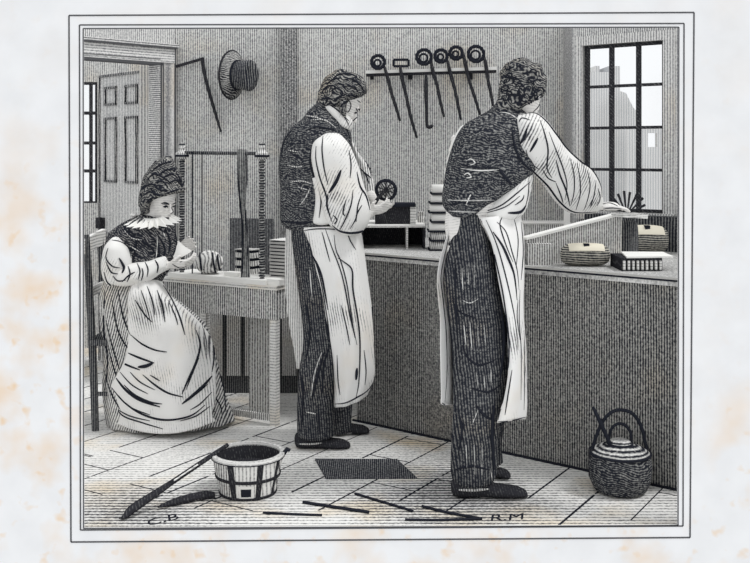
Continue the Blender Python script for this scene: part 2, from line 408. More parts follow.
# door wall
D0 = Vector((-1.18, BW, 0))
def dbox(mb, a, b, z0, z1, off=0.0, th=.08): mb.obox(D0+V*a+VN*off+Vector((0, 0, z0)), V*(b-a), -VN*th, (0, 0, z1-z0))
mb = MB(); dbox(mb, -.03, .13, 0, WT); dbox(mb, .13, 1.15, 1.88, WT); dbox(mb, 1.15, 2.4, 0, WT)
struct('wall_left', mb, M_WALLD, label='hatched wall pierced by the doorway')
mb = MB(); dbox(mb, .02, .115, 0, 1.89, .025, .025)
dr = struct('door_1', mb, M_CASE, label='open doorway with a broad pale casing at the far left')
mb = MB(); dbox(mb, .02, 1.25, 1.885, 1.975, .03, .03); put('lintel_board', mb, ink('lintel_engraved', .35, (0, 0, 1), .02, .1, 3, .15, grain=.5, inkc=(.2, .2, .21)), dr)
mb = MB(); dbox(mb, .0, 1.27, 1.975, 1.995, .045, .045); dbox(mb, .115, 1.15, 1.868, 1.885, .03, .06); put('moulding', mb, M_CASED, dr)
mb = MB(); dbox(mb, .115, .135, 0, 1.87, .03, .1); put('door_jamb', mb, M_CASED, dr)
mb = MB(); dbox(mb, .014, .021, 0, 1.97, .033, .01); dbox(mb, .094, .099, 0, 1.88, .029, .01); dbox(mb, .109, .119, 0, 1.88, .034, .01); put('casing_groove', mb, M_RULE, dr)
mb = MB(); dbox(mb, .015, 1.25, 1.968, 1.977, .047, .01); dbox(mb, .1, 1.2, 1.868, 1.884, .034, .01); dbox(mb, .12, 1.2, 1.90, 1.904, .032, .01); put('lintel_groove', mb, M_RULE, dr)
# door leaf, standing open in the passage
A, B = Vector((-1.39, 6.05, 0)), Vector((-1.79, 6.5, 0)); du = (B-A).normalized(); dn = Vector((-du.y, du.x, 0)); dn = dn if dn.y < 0 else -dn; DW = (B-A).length
lf = MB().obox(A+Vector((0, 0, .01)), du*DW, -dn*.04, (0, 0, 1.85)); leaf = put('door_leaf', lf, M_DOOR, dr)
mb = MB()
def rect(mb, a, b, z0, z1, w=.014):
    for (x0, x1, y0, y1) in ((a, b, z0, z0+w), (a, b, z1-w, z1), (a, a+w, z0, z1), (b-w, b, z0, z1)):
        mb.obox(A+du*x0+Vector((0, 0, y0))+dn*.0, du*(x1-x0), dn*.012, (0, 0, y1-y0))
for a, b in ((.09, .25), (.36, .52)):
    rect(mb, a, b, 1.66, 1.78); rect(mb, a, b, 1.17, 1.585); rect(mb, a, b, .2, .85)
for (x0_, x1_, z0_, z1_) in ((0, DW, 1.845, 1.86), (0, .014, .01, 1.86), (DW-.014, DW, .01, 1.86)): mb.obox(A+du*x0_+Vector((0, 0, z0_)), du*(x1_-x0_), dn*.01, (0, 0, z1_-z0_))
put('panel_moulding', mb, ink('dark_moulding', .8, (1, 0, 0), .02), leaf)
mb = MB().obox(A+du*(DW-.075)+Vector((0, 0, .87)), du*.06, dn*.035, (0, 0, .07)); put('door_lock', mb, M_DARK, leaf)
mb = MB().box((-1.42, 6.02, 0), (-1.36, 6.06, 1.9)).box((-1.36, 5.99, 0), (-1.3, 6.05, 1.9)); struct('trim_2', mb, M_CASE, label='pale jamb boards behind the doorway')
Y2 = 6.95; mb = MB(); xa, xb, za, zz = hx(66, Y2), hx(97.5, Y2), hz(203, Y2), hz(82, Y2)
mb.box((-3.2, Y2, 0), (xa, Y2+.06, WT)); mb.box((xb, Y2, 0), (-1.1, Y2+.06, WT)); mb.box((xa, Y2, 0), (xb, Y2+.06, za)); mb.box((xa, Y2, zz), (xb, Y2+.06, WT))
struct('wall_passage', mb, M_WALL, label='far wall of the passage behind the open door')
mb = MB()
for x in (xa, hx(90.3, Y2)-.011, xb-.02, hx(80, Y2)-.01): mb.box((x, Y2+.01, za), (x+.02, Y2+.03, zz))
for py in (203, 171, 143, 113, 83): z = hz(py, Y2); mb.box((xa, Y2+.005, z-.011), (xb, Y2+.035, z+.011))
w2 = struct('window_2', mb, M_MULL, label='narrow side window with dark bars in the passage')
put('pane', MB().box((xa, Y2+.04, za), (xb, Y2+.043, zz)), g, w2)

# ------------------------------------------------------------------ workbench
F0 = Vector((-.12, 5.07, 0)); BZ = .86
def bline(t, off=0): return F0+E*t+EN*off
wl = W0+E*2.2
poly = [bline(0, 0), bline(1.80, 0), bline(1.80, -1.075), W0+EN*.012+E*-.02, Vector((1.09, 5.5, 0)), Vector((1.09, 5.89, 0)), Vector((-.12, 5.89, 0))]
wb = thing('workbench', bline(.9)+Vector((.3, .5, 0)), 'long dark-fronted workbench running from the back wall to beneath the window', 'workbench')
put('worktop', MB().prism([(p.x, p.y) for p in poly], BZ-.035, BZ), M_TOP, wb)
inn = [bline(.02, -.02), bline(1.79, -.02)]+[p for p in poly[2:-1]]+[Vector((-.10, 5.89, 0))]
put('front_panel', MB().prism([(p.x, p.y) for p in inn], 0, BZ-.035), M_BENCH, wb)
mb = MB(); mb.bar(bline(0, .002)+Vector((0, 0, BZ-.004)), bline(1.80, .002)+Vector((0, 0, BZ-.004)), .004, .009)
put('top_edging', mb, M_LINE, wb)
put('edge_line', MB().bar(bline(0, .002)+Vector((0, 0, BZ-.013)), bline(1.80, .002)+Vector((0, 0, BZ-.013)), .004, .007), M_INK, wb)
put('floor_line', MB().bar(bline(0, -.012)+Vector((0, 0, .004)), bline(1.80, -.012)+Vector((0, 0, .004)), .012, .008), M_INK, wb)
# things at the back of the bench
x0, x1 = -.075, .262; yf = 5.2
cs = thing('storage_case', ((x0+x1)/2, 5.35, BZ), 'low open-fronted case on the bench under the clamped block', 'storage case')
put('top_board', MB().box((x0, yf, .972), (x1, 5.6, .984)), M_PLAIN, cs)
put('case_body', MB().box((x0, yf+.25, BZ), (x1, 5.6, .972)).box((x0, yf+.01, BZ), (x0+.012, yf+.25, .972)).box((x1-.012, yf+.01, BZ), (x1, yf+.25, .972)), M_DARK, cs)
put('divider', MB().box((.163, yf+.005, BZ), (.172, yf+.25, .972)), M_PLAIN, cs)
b = thing('clamped_block', (.1, 5.35, .984), 'dark wooden finishing block on the low case beside the stack of books', 'block')
put('block_body', MB().box((0, 5.28, .985), (.185, 5.42, 1.075)).tube([(.04, 5.27, 1.03), (.04, 5.255, 1.03)], .02), M_DARK, b)
put('cap_board', MB().box((-.02, 5.26, 1.076), (.215, 5.43, 1.092)), M_INK, b)
put('cheek', MB().box((.186, 5.27, .985), (.215, 5.42, 1.075)), M_WOOD, b)
tag(put('wooden_peg', MB().lathe([(.0, 0), (.02, 0), (.022, .02), (.014, .035), (.014, .05), (.02, .055), (0, .06)], (.25, 5.42, .984)), M_WOODM), 'small turned grey peg on the low case next to the book stack', 'peg')
def book(c, w, d, h, rz, mats, parent_args, curved=True):
    """a book lying flat, its rounded spine towards -Y"""
    nm, label, group = parent_args; t = thing(nm, c, label, 'book', group); t.rotation_euler[2] = 0
    R = Matrix.Rotation(rz, 3, 'Z')
    def T(mb): mb.v = [R@(v-c)+c for v in mb.v]; return mb
    e = .004
    cv = MB(); n = 9
    pr = [(d/2, -h/2), (d/2, -h/2+e)]
    out = [(-d/2+abs(math.cos(a))*-.018+.0, math.sin(a)*h/2) for a in [math.pi*(-.5+i/(n-1)) for i in range(n)]]
    shell = [(d/2, -h/2)]+out+[(d/2, h/2), (d/2, h/2-e)]+[(y+.006, z*(h/2-e)/(h/2)) for y, z in out[::-1]]+[(d/2, -h/2+e)]
    m = len(shell); vs = [c+Vector((sx*w/2, y, z+h/2)) for sx in (-1, 1) for y, z in shell]
    fs = [[i, (i+1) % m, m+(i+1) % m, m+i] for i in range(m)]
    half = m//2
    for k in range(half-1): 
        for o in (0, m): fs.append([o+k, o+k+1, o+m-2-k, o+m-1-k])
    cv.add(vs, fs); cvr = put('cover', T(cv), mats[0], t, sm=True)
    put('page_block', T(MB().box(c+Vector((-w/2+.004, -d/2, e)), c+Vector((w/2-.004, d/2-.004, h-e)))), mats[1], t)
    put('board', T(MB().box(c+Vector((-w/2-.004, -d/2-.020, -.0005)), c+Vector((w/2, d/2, .0085)))), M_INK, t)  # ink-coloured board paints the shade between stacked books
    put('spine_line', T(MB().box(c+Vector((-w/2-.004, -d/2-.0125, h*.36)), c+Vector((w/2, -d/2-.004, h*.42)))), M_SHIRTG, cvr)
    return t
names = ['topmost', 'second from the top', 'third from the top', 'fourth from the top', 'fifth from the top', 'second from the bottom', 'bottom']
hs = [.046]*5+[.047, .047]; z = BZ
for k in range(7):
    i = 6-k; h = .0475; off = [0, .006, -.004, .01, 0, .004, .012][k]
    light = i < 5
    book(Vector((.375+off, 5.12+.06, z)), .19, .13, h, .0, (M_WHITE if light else M_SHIRTG, M_PLAIN),
         ('book', '%s %s book, %s of the stack on the workbench' % (('pale' if light else 'grey'), 'round-spined', names[i]), 'books stacked on the bench'))
    if True:
        pass
    z += h+.0005
# dark gaps between spines are painted by the ink-dark boards of the books

# finishing press: slanting board with two round-ended screws
a, b_ = P(528, 262, 4.50), P(622, 262, 4.64)
a.z = BZ; b_.z = BZ; t = (b_-a).normalized(); nrm = Vector((-t.y, t.x, 0))
pr = thing('lying_press', (a+b_)/2, 'wooden lying press with a slanting pale top edge beneath the reaching hand', 'press')
zl, zr = CAMZ-.089*4.5, CAMZ-.064*4.64
mb = MB(); vs = []
for q in (a, a+nrm*.04): vs += [q, q+(b_-a), q+(b_-a)+Vector((0, 0, zr-BZ)), q+Vector((0, 0, zl-BZ))]
mb.add(vs, [[0, 1, 2, 3], [7, 6, 5, 4], [0, 4, 5, 1], [1, 5, 6, 2], [2, 6, 7, 3], [3, 7, 4, 0]]); put('cheek', mb, M_WOODM, pr)
mb = MB(); mb.bar(a+Vector((0, 0, zl-BZ+.006))+nrm*.02-t*.01, b_+Vector((0, 0, zr-BZ+.006))+nrm*.02, .055, .011); put('cheek_top', mb, M_WHITE, pr)
mb = MB().box(P(527, 0, 4.47).xy.to_3d()+Vector((0, 0, BZ)), P(553, 0, 4.47).xy.to_3d()+Vector((0, .05, .955))); put('press_jaw', mb, M_WOODM, pr)
mb = MB().loft([(616, 217, 632, 217, 4.76, .05), (613, 224, 637, 224, 4.76, .065), (612, 240, 638, 240, 4.76, .07), (613, 252, 638, 254, 4.76, .07)], n=24); put('end_block', mb, M_WOODD, pr, sm=True)
mb = MB().bar(P(540, 236, 4.75), P(606, 236, 4.80), .12, .03); put('inner_board', mb, M_DARK, pr)
def roller(c, w, r, name, label):
    t = thing(name, c, label, 'wooden roller'); prof = [(r*.3, -w/2), (r*.62, -w/2+.006), (r*.85, -w/2+.022), (r*.97, -w*.27), (r, 0), (r*.97, w*.27), (r*.85, w/2-.022), (r*.62, w/2-.006), (r*.3, w/2)]
    mb = MB(); n = 32; rings = []; q = Vector((1, -.12, 0)).normalized().to_track_quat('Z', 'Y').to_matrix()
    mb.lathe(prof, c+Vector((0, 0, r)), (1, -.1, 0)); brl = put('barrel', mb, ink('roller_wood', .62, (0, 0, 1), .014, .3, 7, .2, 5, paper=(.55, .53, .46)), t, sm=True)
    p = MB(); pl = [(-w*.36, .5), (-w*.4, .8), (-w*.3, .97), (w*.3, .97), (w*.4, .8), (w*.36, .5)]
    # pale band on the upper side of the barrel
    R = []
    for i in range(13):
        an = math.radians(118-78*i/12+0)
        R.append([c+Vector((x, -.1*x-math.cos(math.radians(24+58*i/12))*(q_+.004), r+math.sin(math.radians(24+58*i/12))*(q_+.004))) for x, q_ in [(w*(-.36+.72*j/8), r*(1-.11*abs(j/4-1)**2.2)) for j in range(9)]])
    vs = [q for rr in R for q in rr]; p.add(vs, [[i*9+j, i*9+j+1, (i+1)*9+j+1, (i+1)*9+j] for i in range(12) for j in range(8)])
    put('pale_band', p, flat('pale_wood', (.80, .75, .62)), brl, sm=True)
    put('slot', MB().box(c+Vector((-.012, -r*.72, r*1.62)), c+Vector((.012, r*.1, r*2.03))), M_INK, brl)
    return t
roller(Vector((.21*4.44, 4.44, BZ)), .215, .050, 'press_screw', 'pale barrel-shaped wooden press screw at the front edge of the bench')
roller(Vector((.270*4.98, 4.98, BZ)), .225, .070, 'press_screw', 'pale barrel-shaped wooden press screw under the fan of tools, close to the window')
cb = thing('type_rack', (1.11, 4.33, BZ), 'low dark toothed rack under a white sheet at the right end of the bench', 'rack')
xl, xr = .247*4.24, .288*4.24
rb = put('rack_body', MB().box((xl, 4.25, BZ), (xr, 4.45, .915)), M_DARK, cb)
mb = MB()
for i in range(9): x = xl+.006+(xr-xl-.02)*i/8; mb.box((x, 4.235, BZ+.006), (x+.008, 4.25, .905))
put('teeth', mb, M_PLAIN, rb)
tag(put('paper_sheet', MB().prism([(xl+.02, 4.24), (xr+.05, 4.26), (xr+.06, 4.45), (xl+.05, 4.46)], .9155, .922), M_WHITE), 'white paper sheet lying on the dark toothed rack', 'paper')
tag(put('wooden_post', MB().box((.936, 4.93, BZ), (.962, 4.96, 1.115)), M_WHITE), 'short pale upright post behind the lying press below the sleeve', 'post')
sb = thing('storage_box', (.98, 5.45, BZ), 'long low box with pale rim at the back of the bench under the window', 'box')
put('box_body', MB().box((.78, 5.25, BZ), (1.02, 5.42, .985)), M_WOODM, sb); put('rim', MB().box((.775, 5.24, .985), (1.03, 5.43, .993)), M_LINE, sb)
tag(put('tool_tray', MB().obox(W0+E*.10+EN*.11+Vector((0, 0, BZ)), E*.75, EN*-.09, (0, 0, .175)), M_WOODD), 'dark long tray against the wall just under the window sill', 'tray')

# ------------------------------------------------------------------ wall things
RY = 5.83
rk = thing('tool_rail', P(431, 70, RY), 'long pale wooden rail on the back wall holding ring-headed tools', 'rail')
mb = MB().bar(P(366, 72.3, RY), P(496, 68.6, RY), .05, .018); put('rail_board', mb, M_WHITE, rk)
mb = MB().bar(P(366, 75.2, RY+.004), P(496, 71.5, RY+.004), .042, .014); put('rail_shadow', mb, M_DARK, rk)  # dark bar drawn as the shadow under the rail
for px in (372, 410, 470): put('bracket', MB().box(P(px-2, 79, RY+.02), P(px+2, 72, BW-.0)), M_DARK, rk)
TY = 5.785
def wtool(label, ring, path, hook=False, rect=False):
    cx, cy, r = ring; t = thing('finishing_tool', P(cx, cy, TY), label, 'tool', 'ring-headed bookbinding tools on the rail')
    h = MB()
    if rect: 
        w, hh = 7.5, 3.2
        for (p, q) in (((cx-w, cy-hh), (cx+w, cy-hh)), ((cx-w, cy+hh), (cx+w, cy+hh)), ((cx-w, cy-hh), (cx-w, cy+hh)), ((cx+w, cy-hh), (cx+w, cy+hh))):
            h.bar(P(*p, TY), P(*q, TY), .014, .010, up=(0, 1, 0))
    elif r: h.ring(P(cx, cy, TY), (r-1.3)*TY/F, 1.45*TY/F, (0, 1, .0), bump=.35); h.ring(P(cx-.5, cy+1, TY), (r-4.6)*TY/F, .9*TY/F, (0, 1, 0), bump=.3)
    if r or rect: put('tool_head', h, M_INK, t, sm=False)
    s = MB(); q = [P(x, y, TY) for x, y in path]
    s.tube(q, [.007]+[.0095+.002*((i*7) % 3 == 0) for i in range(len(q)-2)]+[.007], 8, m=3); put('handle', s, M_DARK, t, sm=True)
wtool('short ring-headed tool hanging leftmost on the rail', (378, 62, 7.8), [(384, 66), (388, 79), (392, 95), (396, 107), (400, 121)])
wtool('long tool with a flat rectangular head hanging on the rail', (401, 63, 0), [(400, 66), (402, 78), (406, 95), (411, 118), (417, 138)], rect=True)
wtool('straight tool ending in a small hook, hanging from the rail with no ring', (426, 74, 0), [(426, 74), (426, 90), (426.5, 110), (427, 125), (430, 127), (433, 125)])
wtool('ring-headed tool just right of the hooked one on the rail', (424, 57, 8.6), [(431, 60), (433, 72), (437, 85), (440, 100), (444, 117)])
wtool('ring-headed tool on the rail, its ring just left of the highest ring', (441, 56, 7.5), [(447, 59), (450, 72), (455, 90), (458, 105), (461, 120)])
wtool('ring-headed tool whose ring stands highest on the rail', (456, 53, 7.5), [(462, 50), (465, 62), (469, 80), (475, 98), (480, 115)])
wtool('ring-headed tool hanging rightmost on the rail beside the dark-haired man', (476, 54, 9), [(484, 56), (486, 66), (488, 80), (491, 94), (493, 106)])
sq = thing('try_square', P(203, 60, 5.86), 'thin dark angled square hanging on the wall by the door casing', 'square')
put('stock', MB().bar(P(176, 66.5, 5.87), P(203.5, 58.5, 5.87), .014, .022, up=(0, 1, 0)), M_DARK, sq)
put('blade', MB().tube([P(202, 58, 5.865), P(205, 76, 5.865), P(210, 95, 5.865), P(215, 112, 5.865), P(221, 132, 5.865)], [.012, .0105, .010, .009, .006], 8, m=3), M_DARK, sq)
ht = thing('hat', P(240, 76, 5.82), 'dark brimmed felt hat hanging on the back wall beside the angled square', 'hat')
ax = Vector((1, -.42, -.06)).normalized(); hc = P(235.5, 75, 5.77)
q = ax.to_track_quat('Z', 'Y').to_matrix()
def hatring(r, h, sq=1.0): return [hc+q@Vector((r*sq*math.cos(2*math.pi*j/36), r*math.sin(2*math.pi*j/36), h)) for j in range(36)]
br = MB().rings([hatring(.085, .012), hatring(.118, -.004), hatring(.136, -.016), hatring(.139, -.026), hatring(.131, -.022), hatring(.11, -.010), hatring(.085, .0)], cap=False)
m_hat = ink('felt', .66, (0, .2, 1), .013, .6, 10, .4, 10, paper=(.62, .61, .58)); m_hat2 = ink('felt_crown', .85, (1, 0, 0), .015, .3, 8, .25, 9, paper=(.4, .4, .39))
M_BAND = M_INK
put('brim', br, m_hat, ht, sm=True)
put('brim_edge', MB().tube([hatring(.139, -.024)[j % 36] for j in range(37)], .0065, 6), M_DARK, ht, sm=True)
crn = MB().rings([hatring(.084, -.01), hatring(.082, .04), hatring(.086, .07), hatring(.091, .092), hatring(.086, .103), hatring(.05, .098), hatring(.01, .095)])
crown = put('crown', crn, m_hat2, ht, sm=True)
put('hat_band', MB().rings([hatring(.088, .002), hatring(.088, .022)], cap=True), M_INK, crown)
tag(put('hat_peg', MB().tube([hc+ax*.0+Vector((0, .0, 0)), Vector((hc.x, BW, hc.z+.01))], .01), M_DARK), 'small dark peg in the wall behind the hat', 'peg')

# ------------------------------------------------------------------ sewing table, frame and what stands on it
TZ = .70
A, B = Vector((-1.113, 5.30, 0)), Vector((-.497, 4.96, 0)); tu = (B-A).normalized(); tn = Vector((-tu.y, tu.x, 0)); TL = (B-A).length
tb = thing('work_table', (A+B)/2+tn*.15, 'narrow grey wooden table carrying the sewing frame before the seated woman', 'table')
put('tabletop', MB().obox(A-tu*.03+Vector((0, 0, TZ-.022)), tu*(TL+.04), tn*.36, (0, 0, .022)), M_WOOD, tb)
put('table_rail', MB().obox(A+tn*.012+Vector((0, 0, TZ-.17)), tu*TL, tn*.32, (0, 0, .148)), ink('rail_engraved', .48, (1, 0, 0), .016, .1, 4, .12, grain=.4), tb)
for s, d in ((.0, 0), (TL-.036, 0), (0, .29), (TL-.036, .29)):
    put('leg', MB().obox(A+tu*s+tn*(d+.008), tu*.036, tn*.036, (0, 0, TZ-.17)), M_WOOD, tb)
put('centre_board', MB().obox(A+tu*.40+tn*.2, tu*.15, tn*.02, (0, 0, TZ-.17)), ink('board_engraved', .33, (1, 0, 0), .02, .1, 4, .1, grain=.4), tb)
put('stretcher', MB().obox(A+tu*.36+tn*.02+Vector((0, 0, .02)), tu*(TL-.4), tn*.02, (0, 0, .03)), M_WOODM, tb)
cp = thing('cupboard', (-.5, 5.75, 0), 'dark low panelled cupboard against the wall behind the sewing table', 'cupboard')
put('cupboard_body', MB().box((-1.12, 5.66, 0), (-.15, BW-.01, .66)), M_WOODD, cp)
mb = MB()
for i in range(8): x = -1.05+i*.105; mb.box((x, 5.65, .1), (x+.08, 5.66, .5))
put('front_board', mb, M_WOODM, cp)
# sewing frame
pL, pR = Vector((-.193*5.33, 5.33, TZ)), Vector((-.113*5.06, 5.06, TZ)); fu = (pR-pL).normalized(); fn = Vector((-fu.y, fu.x, 0))
sf = thing('sewing_stand', (pL+pR)/2, 'bookbinder sewing frame with two screw-threaded posts and a crossbar, on the table', 'sewing frame')
put('base_board', MB().obox(pL-fu*.05-fn*.055+Vector((0, 0, .0005)), fu*((pR-pL).length+.11), fn*.2, (0, 0, .024)), M_WHITE, sf)
for p in (pL, pR):
    prof = [(.014, .024)]; z = .03
    while z < .70: prof += [(.010, z), (.018, z+.008), (.010, z+.016)]; z += .018
    prof.append((.012, .71)); mb = MB(); mb.lathe(prof, p, n=12); 
    put('threaded_post', mb, ink('thread_wood', .75, (0, 0, 1), .018, .2, 9, .1, paper=(.5, .5, .48)), sf)
    nt = MB().lathe([(.012, .625), (.028, .630), (.035, .645), (.034, .660), (.022, .668), (.014, .678), (.020, .688), (.014, .700), (.004, .715)], p, n=10); nut = put('nut', nt, M_SHIRTG, sf)
    put('post_ring', MB().ring(p+Vector((0, 0, .645)), .033, .006, (0, 0, 1)), M_INK, nut)
bz = TZ+.665
mb = MB().tube([Vector((pL.x, pL.y, bz-.004)), Vector((pR.x, pR.y, bz-.008))], .0095, 10); put('crossbar', mb, M_WOODD, sf, sm=True)
def onbar(px):
    k = (px-CX)/F; s = (k*pL.y-pL.x)/(fu.x-k*fu.y); return pL+fu*s
for px in (193, 202.5):
    p = onbar(px); put('sewing_cord', MB().tube([Vector((p.x, p.y-.014, bz)), Vector((p.x, p.y-.02, TZ+.024))], .0036, 6), M_INK, sf)
p = onbar(242); Zs = bz
mb = MB(); ys = p.y-.017
mb.sheet([[(237, 150, ys), (240, 149, ys-.01), (247, 150, ys)], [(237.5, 175, ys), (241, 175, ys-.008), (247.5, 175, ys)], [(239, 200, ys), (242, 200, ys-.006), (246, 200, ys)],
          [(241, 222, ys), (243.5, 222, ys-.004), (246.5, 222, ys)], [(241.5, 250, ys), (244.5, 250, ys), (249, 250, ys)], [(240.5, 281, ys-.0), (244, 281, ys), (250, 281, ys)]], .004)
mb.strokes([{'p': [(238, 152), (238.5, 185), (242, 222), (243, 250), (241.5, 280)], 'w': 2.0}, {'p': [(246.5, 152), (247, 180), (246, 210), (247, 240), (249, 278)], 'w': 1.2}], 1.6)
put('strap', mb, [ink('strap_cloth', .62, (1, 0, 0), .012, .2, 6, .3, 8, paper=(.5, .5, .48)), M_INK], sf)
# items on the table
bd = P(209, 270, 5.30); bd.z = TZ+.0245
bd = Vector((-.166*5.25, 5.25, TZ+.0245)); 
bt = thing('thread_bundle', bd, 'round banded bundle on the sewing frame beside the hands of the woman', 'bundle')
bb = put('bundle_body', MB().ball(bd+Vector((0, 0, .062)), (.076, .055, .062)), ink('bundle_engraved', .25, (1, 0, .2), .03, .6, 8, .4, 6), bt, sm=True)
for dx, r in ((-.04, .054), (.028, .060), (.052, .048)):
    put('band', MB().ring(bd+Vector((dx, 0, .062)), r*.98, .005, (1, .1, .15), squash=.92), M_INK, bb)
tag(put('leaning_board', MB().obox(Vector((-.80, 5.5, TZ-.0)), (.245, -.05, 0), (0, .02, 0), (0, 0, .30)), ink('board_dark', .72, (1, 0, 0), .012, .1, 4, .1, paper=(.4, .4, .4))), 'dark square board standing behind the paper stacks on the table', 'board')
def stack(name, o, w, d, h, n, label, cat, mat):
    t = thing(name, o, label, cat); rr = random.Random(5)
    mb = MB(); e = MB()
    for i in range(n):
        j = rr.uniform(-.004, .004); z0 = h*i/n; mb.obox(o+tu*j+Vector((0, 0, z0+.001)), tu*w, tn*d, (0, 0, h/n*.62))
    mb.obox(o+tu*.006+tn*.006+Vector((0, 0, .002)), tu*(w-.012), tn*(d-.012), (0, 0, h-.004), 1)
    put('sections', mb, [mat, M_INK], t)
    put('top_sheet', MB().obox(o+Vector((0, 0, h)), tu*w, tn*d, (0, 0, .004)), M_PLAIN, t); return t
o = Vector((-.146*5.23, 5.235, TZ+.0245)); stack('paper_stack', o+tn*.05, .115, .08, .125, 3, 'squat pile of folded grey sheets behind the strap of the sewing frame', 'paper stack', M_SHIRTG)
o = Vector((-.108*5.12, 5.12, TZ)); stack('paper_stack', o+tn*.02, .10, .14, .21, 12, 'tall pile of folded sheets at the right end of the grey table', 'paper stack', M_LINE)
tag(put('folded_sheet', MB().obox(P(224, 0, 5.16).xy.to_3d()+Vector((0, 0, TZ+.0245)), tu*.09, tn*.05, (0, 0, .022)), M_WHITE), 'small white folded sheet between the round bundle and the strap', 'paper')
tag(put('folded_sheet', MB().obox(Vector((-.540, 5.0, TZ)), tu*.075, tn*.05, (0, 0, .03)), M_WHITE), 'small white folded sheet at the foot of the right threaded post', 'paper')

# ------------------------------------------------------------------ floor things
bc = Vector((-.127*4.02, 4.02, 0))
bk = thing('wooden_bucket', bc, 'small wooden stave bucket with a dark hoop standing on the floor boards', 'bucket')
def br_(z): return .110+.034*z/.155
n = 48; mats = [M_WOODM, ink('stave_pale', .12, (1, 0, 0), .02, .1, 5, .2, stain=.4), M_DARK]
angs = [(-180, -118, 0), (-118, -106, 2), (-106, -68, 1), (-68, -57, 2), (-57, -30, 1), (-30, -20, 2), (-20, 60, 0), (60, 75, 2), (75, 160, 0), (160, 180, 2)]
mb = MB()
for a0, a1, mi in angs:
    k = max(2, int((a1-a0)/6)); 
    for i in range(k):
        t0, t1 = math.radians(a0+(a1-a0)*i/k), math.radians(a0+(a1-a0)*(i+1)/k); vs = []
        for th in (t0, t1):
            for (r, z) in ((br_(0), 0), (br_(.155), .155), (br_(.155)-.012, .155), (br_(0)-.012, .012)): vs.append(bc+Vector((r*math.cos(th), r*math.sin(th), z)))
        mb.add(vs, [[0, 4, 5, 1], [1, 5, 6, 2], [2, 6, 7, 3], [3, 7, 4, 0]], mi)
put('stave', mb, mats, bk)
put('inner_wall', MB().lathe([(br_(.02)-.013, .014), (br_(.15)-.0135, .149), (br_(.15)-.0155, .149), (br_(.02)-.015, .014), (br_(.02)-.013, .014)], bc, n=48, cap=False), M_DARK, bk)
put('bucket_bottom', MB().lathe([(.001, .006), (.1, .006), (.1, .014), (.001, .014)], bc), M_DARK, bk)
put('glue', MB().lathe([(.001, .09), (br_(.1)-.013, .09), (br_(.1)-.013, .1), (.001, .1)], bc), M_DARK, bk)
put('rim', MB().lathe([(br_(.155)-.014, .150), (br_(.155)-.014, .162), (br_(.155)+.004, .162), (br_(.155)+.004, .148), (br_(.155)-.014, .150)], bc, cap=False), M_PLAIN, bk)
put('rim_line', MB().ring(bc+Vector((0, 0, .147)), br_(.15)+.003, .003, (0, 0, 1), n=48), M_INK, bk)
put('hoop', MB().lathe([(br_(.072)+.001, .068), (br_(.07)+.005, .07), (br_(.08)+.005, .080), (br_(.08)+.001, .082), (br_(.072)+.001, .068)], bc, n=48, cap=False), M_DARK, bk)
put('hoop', MB().lathe([(br_(.0)+.001, .0), (br_(.0)+.005, .002), (br_(.012)+.005, .010), (br_(.012)+.001, .012), (br_(.0)+.001, .0)], bc, n=48, cap=False), M_DARK, bk)
lb = MB(); lp = []
for (a0, a1, z0, z1, mi, o) in ((-100, -72, .010, .062, 0, .002), (-96, -77, .018, .050, 1, .0035)):
    k = 6; R = []
    for i in range(k+1):
        th = math.radians(a0+(a1-a0)*i/k); R.append([bc+Vector((r*math.cos(th), r*math.sin(th), z)) for r, z in ((br_(z0), z0), (br_(z0)+o, z0), (br_(z1)+o, z1), (br_(z1), z1))])
    lb.rings(R, mi)
put('paper_label', lb, [M_WHITE, M_INK], bk)
put('handle_lug', MB().tube([bc+Vector((.14, 0, .15)), bc+Vector((.158, 0, .172)), bc+Vector((.168, 0, .165))], .009), M_INK, bk)
# brush leaning out of the bucket
e1, e0 = FL(119, 518, .008), P(217, 452, 3.98)
br2 = thing('glue_brush', e1, 'long dark glue brush leaning over the bucket rim down to the floor', 'brush')
put('handle', MB().tube([e0+(e0-e1)*.12, e0, e1+(e0-e1)*.45], [.008, .0095, .011], 8), M_DARK, br2, sm=True)
put('bristles', MB().tube([e1+(e0-e1)*.5, e1+(e0-e1)*.3, e1+(e0-e1)*.12, e1+Vector((.02, 0, .004)), e1], [.011, .015, .017, .009, .003], 10, m=3), M_DARK, br2, sm=True)
put('pale_stripe', MB().tube([e1+(e0-e1)*.55+Vector((0, -.0115, .004)), e1+(e0-e1)*.8+Vector((0, -.0115, .004))], .0028, 6), M_PLAIN, br2)
tag(put('shadow_strip', MB().tube([FL(158, 507, .012), FL(178, 501, .014), FL(203, 495.5, .015), FL(215, 495, .014), ], [.004, .016, .018, .012], 8, m=4), M_DARK), 'dark ragged strip standing in for the bucket shadow on the floor boards', 'strip')  # dark strip laid in as the shadow beside the bucket
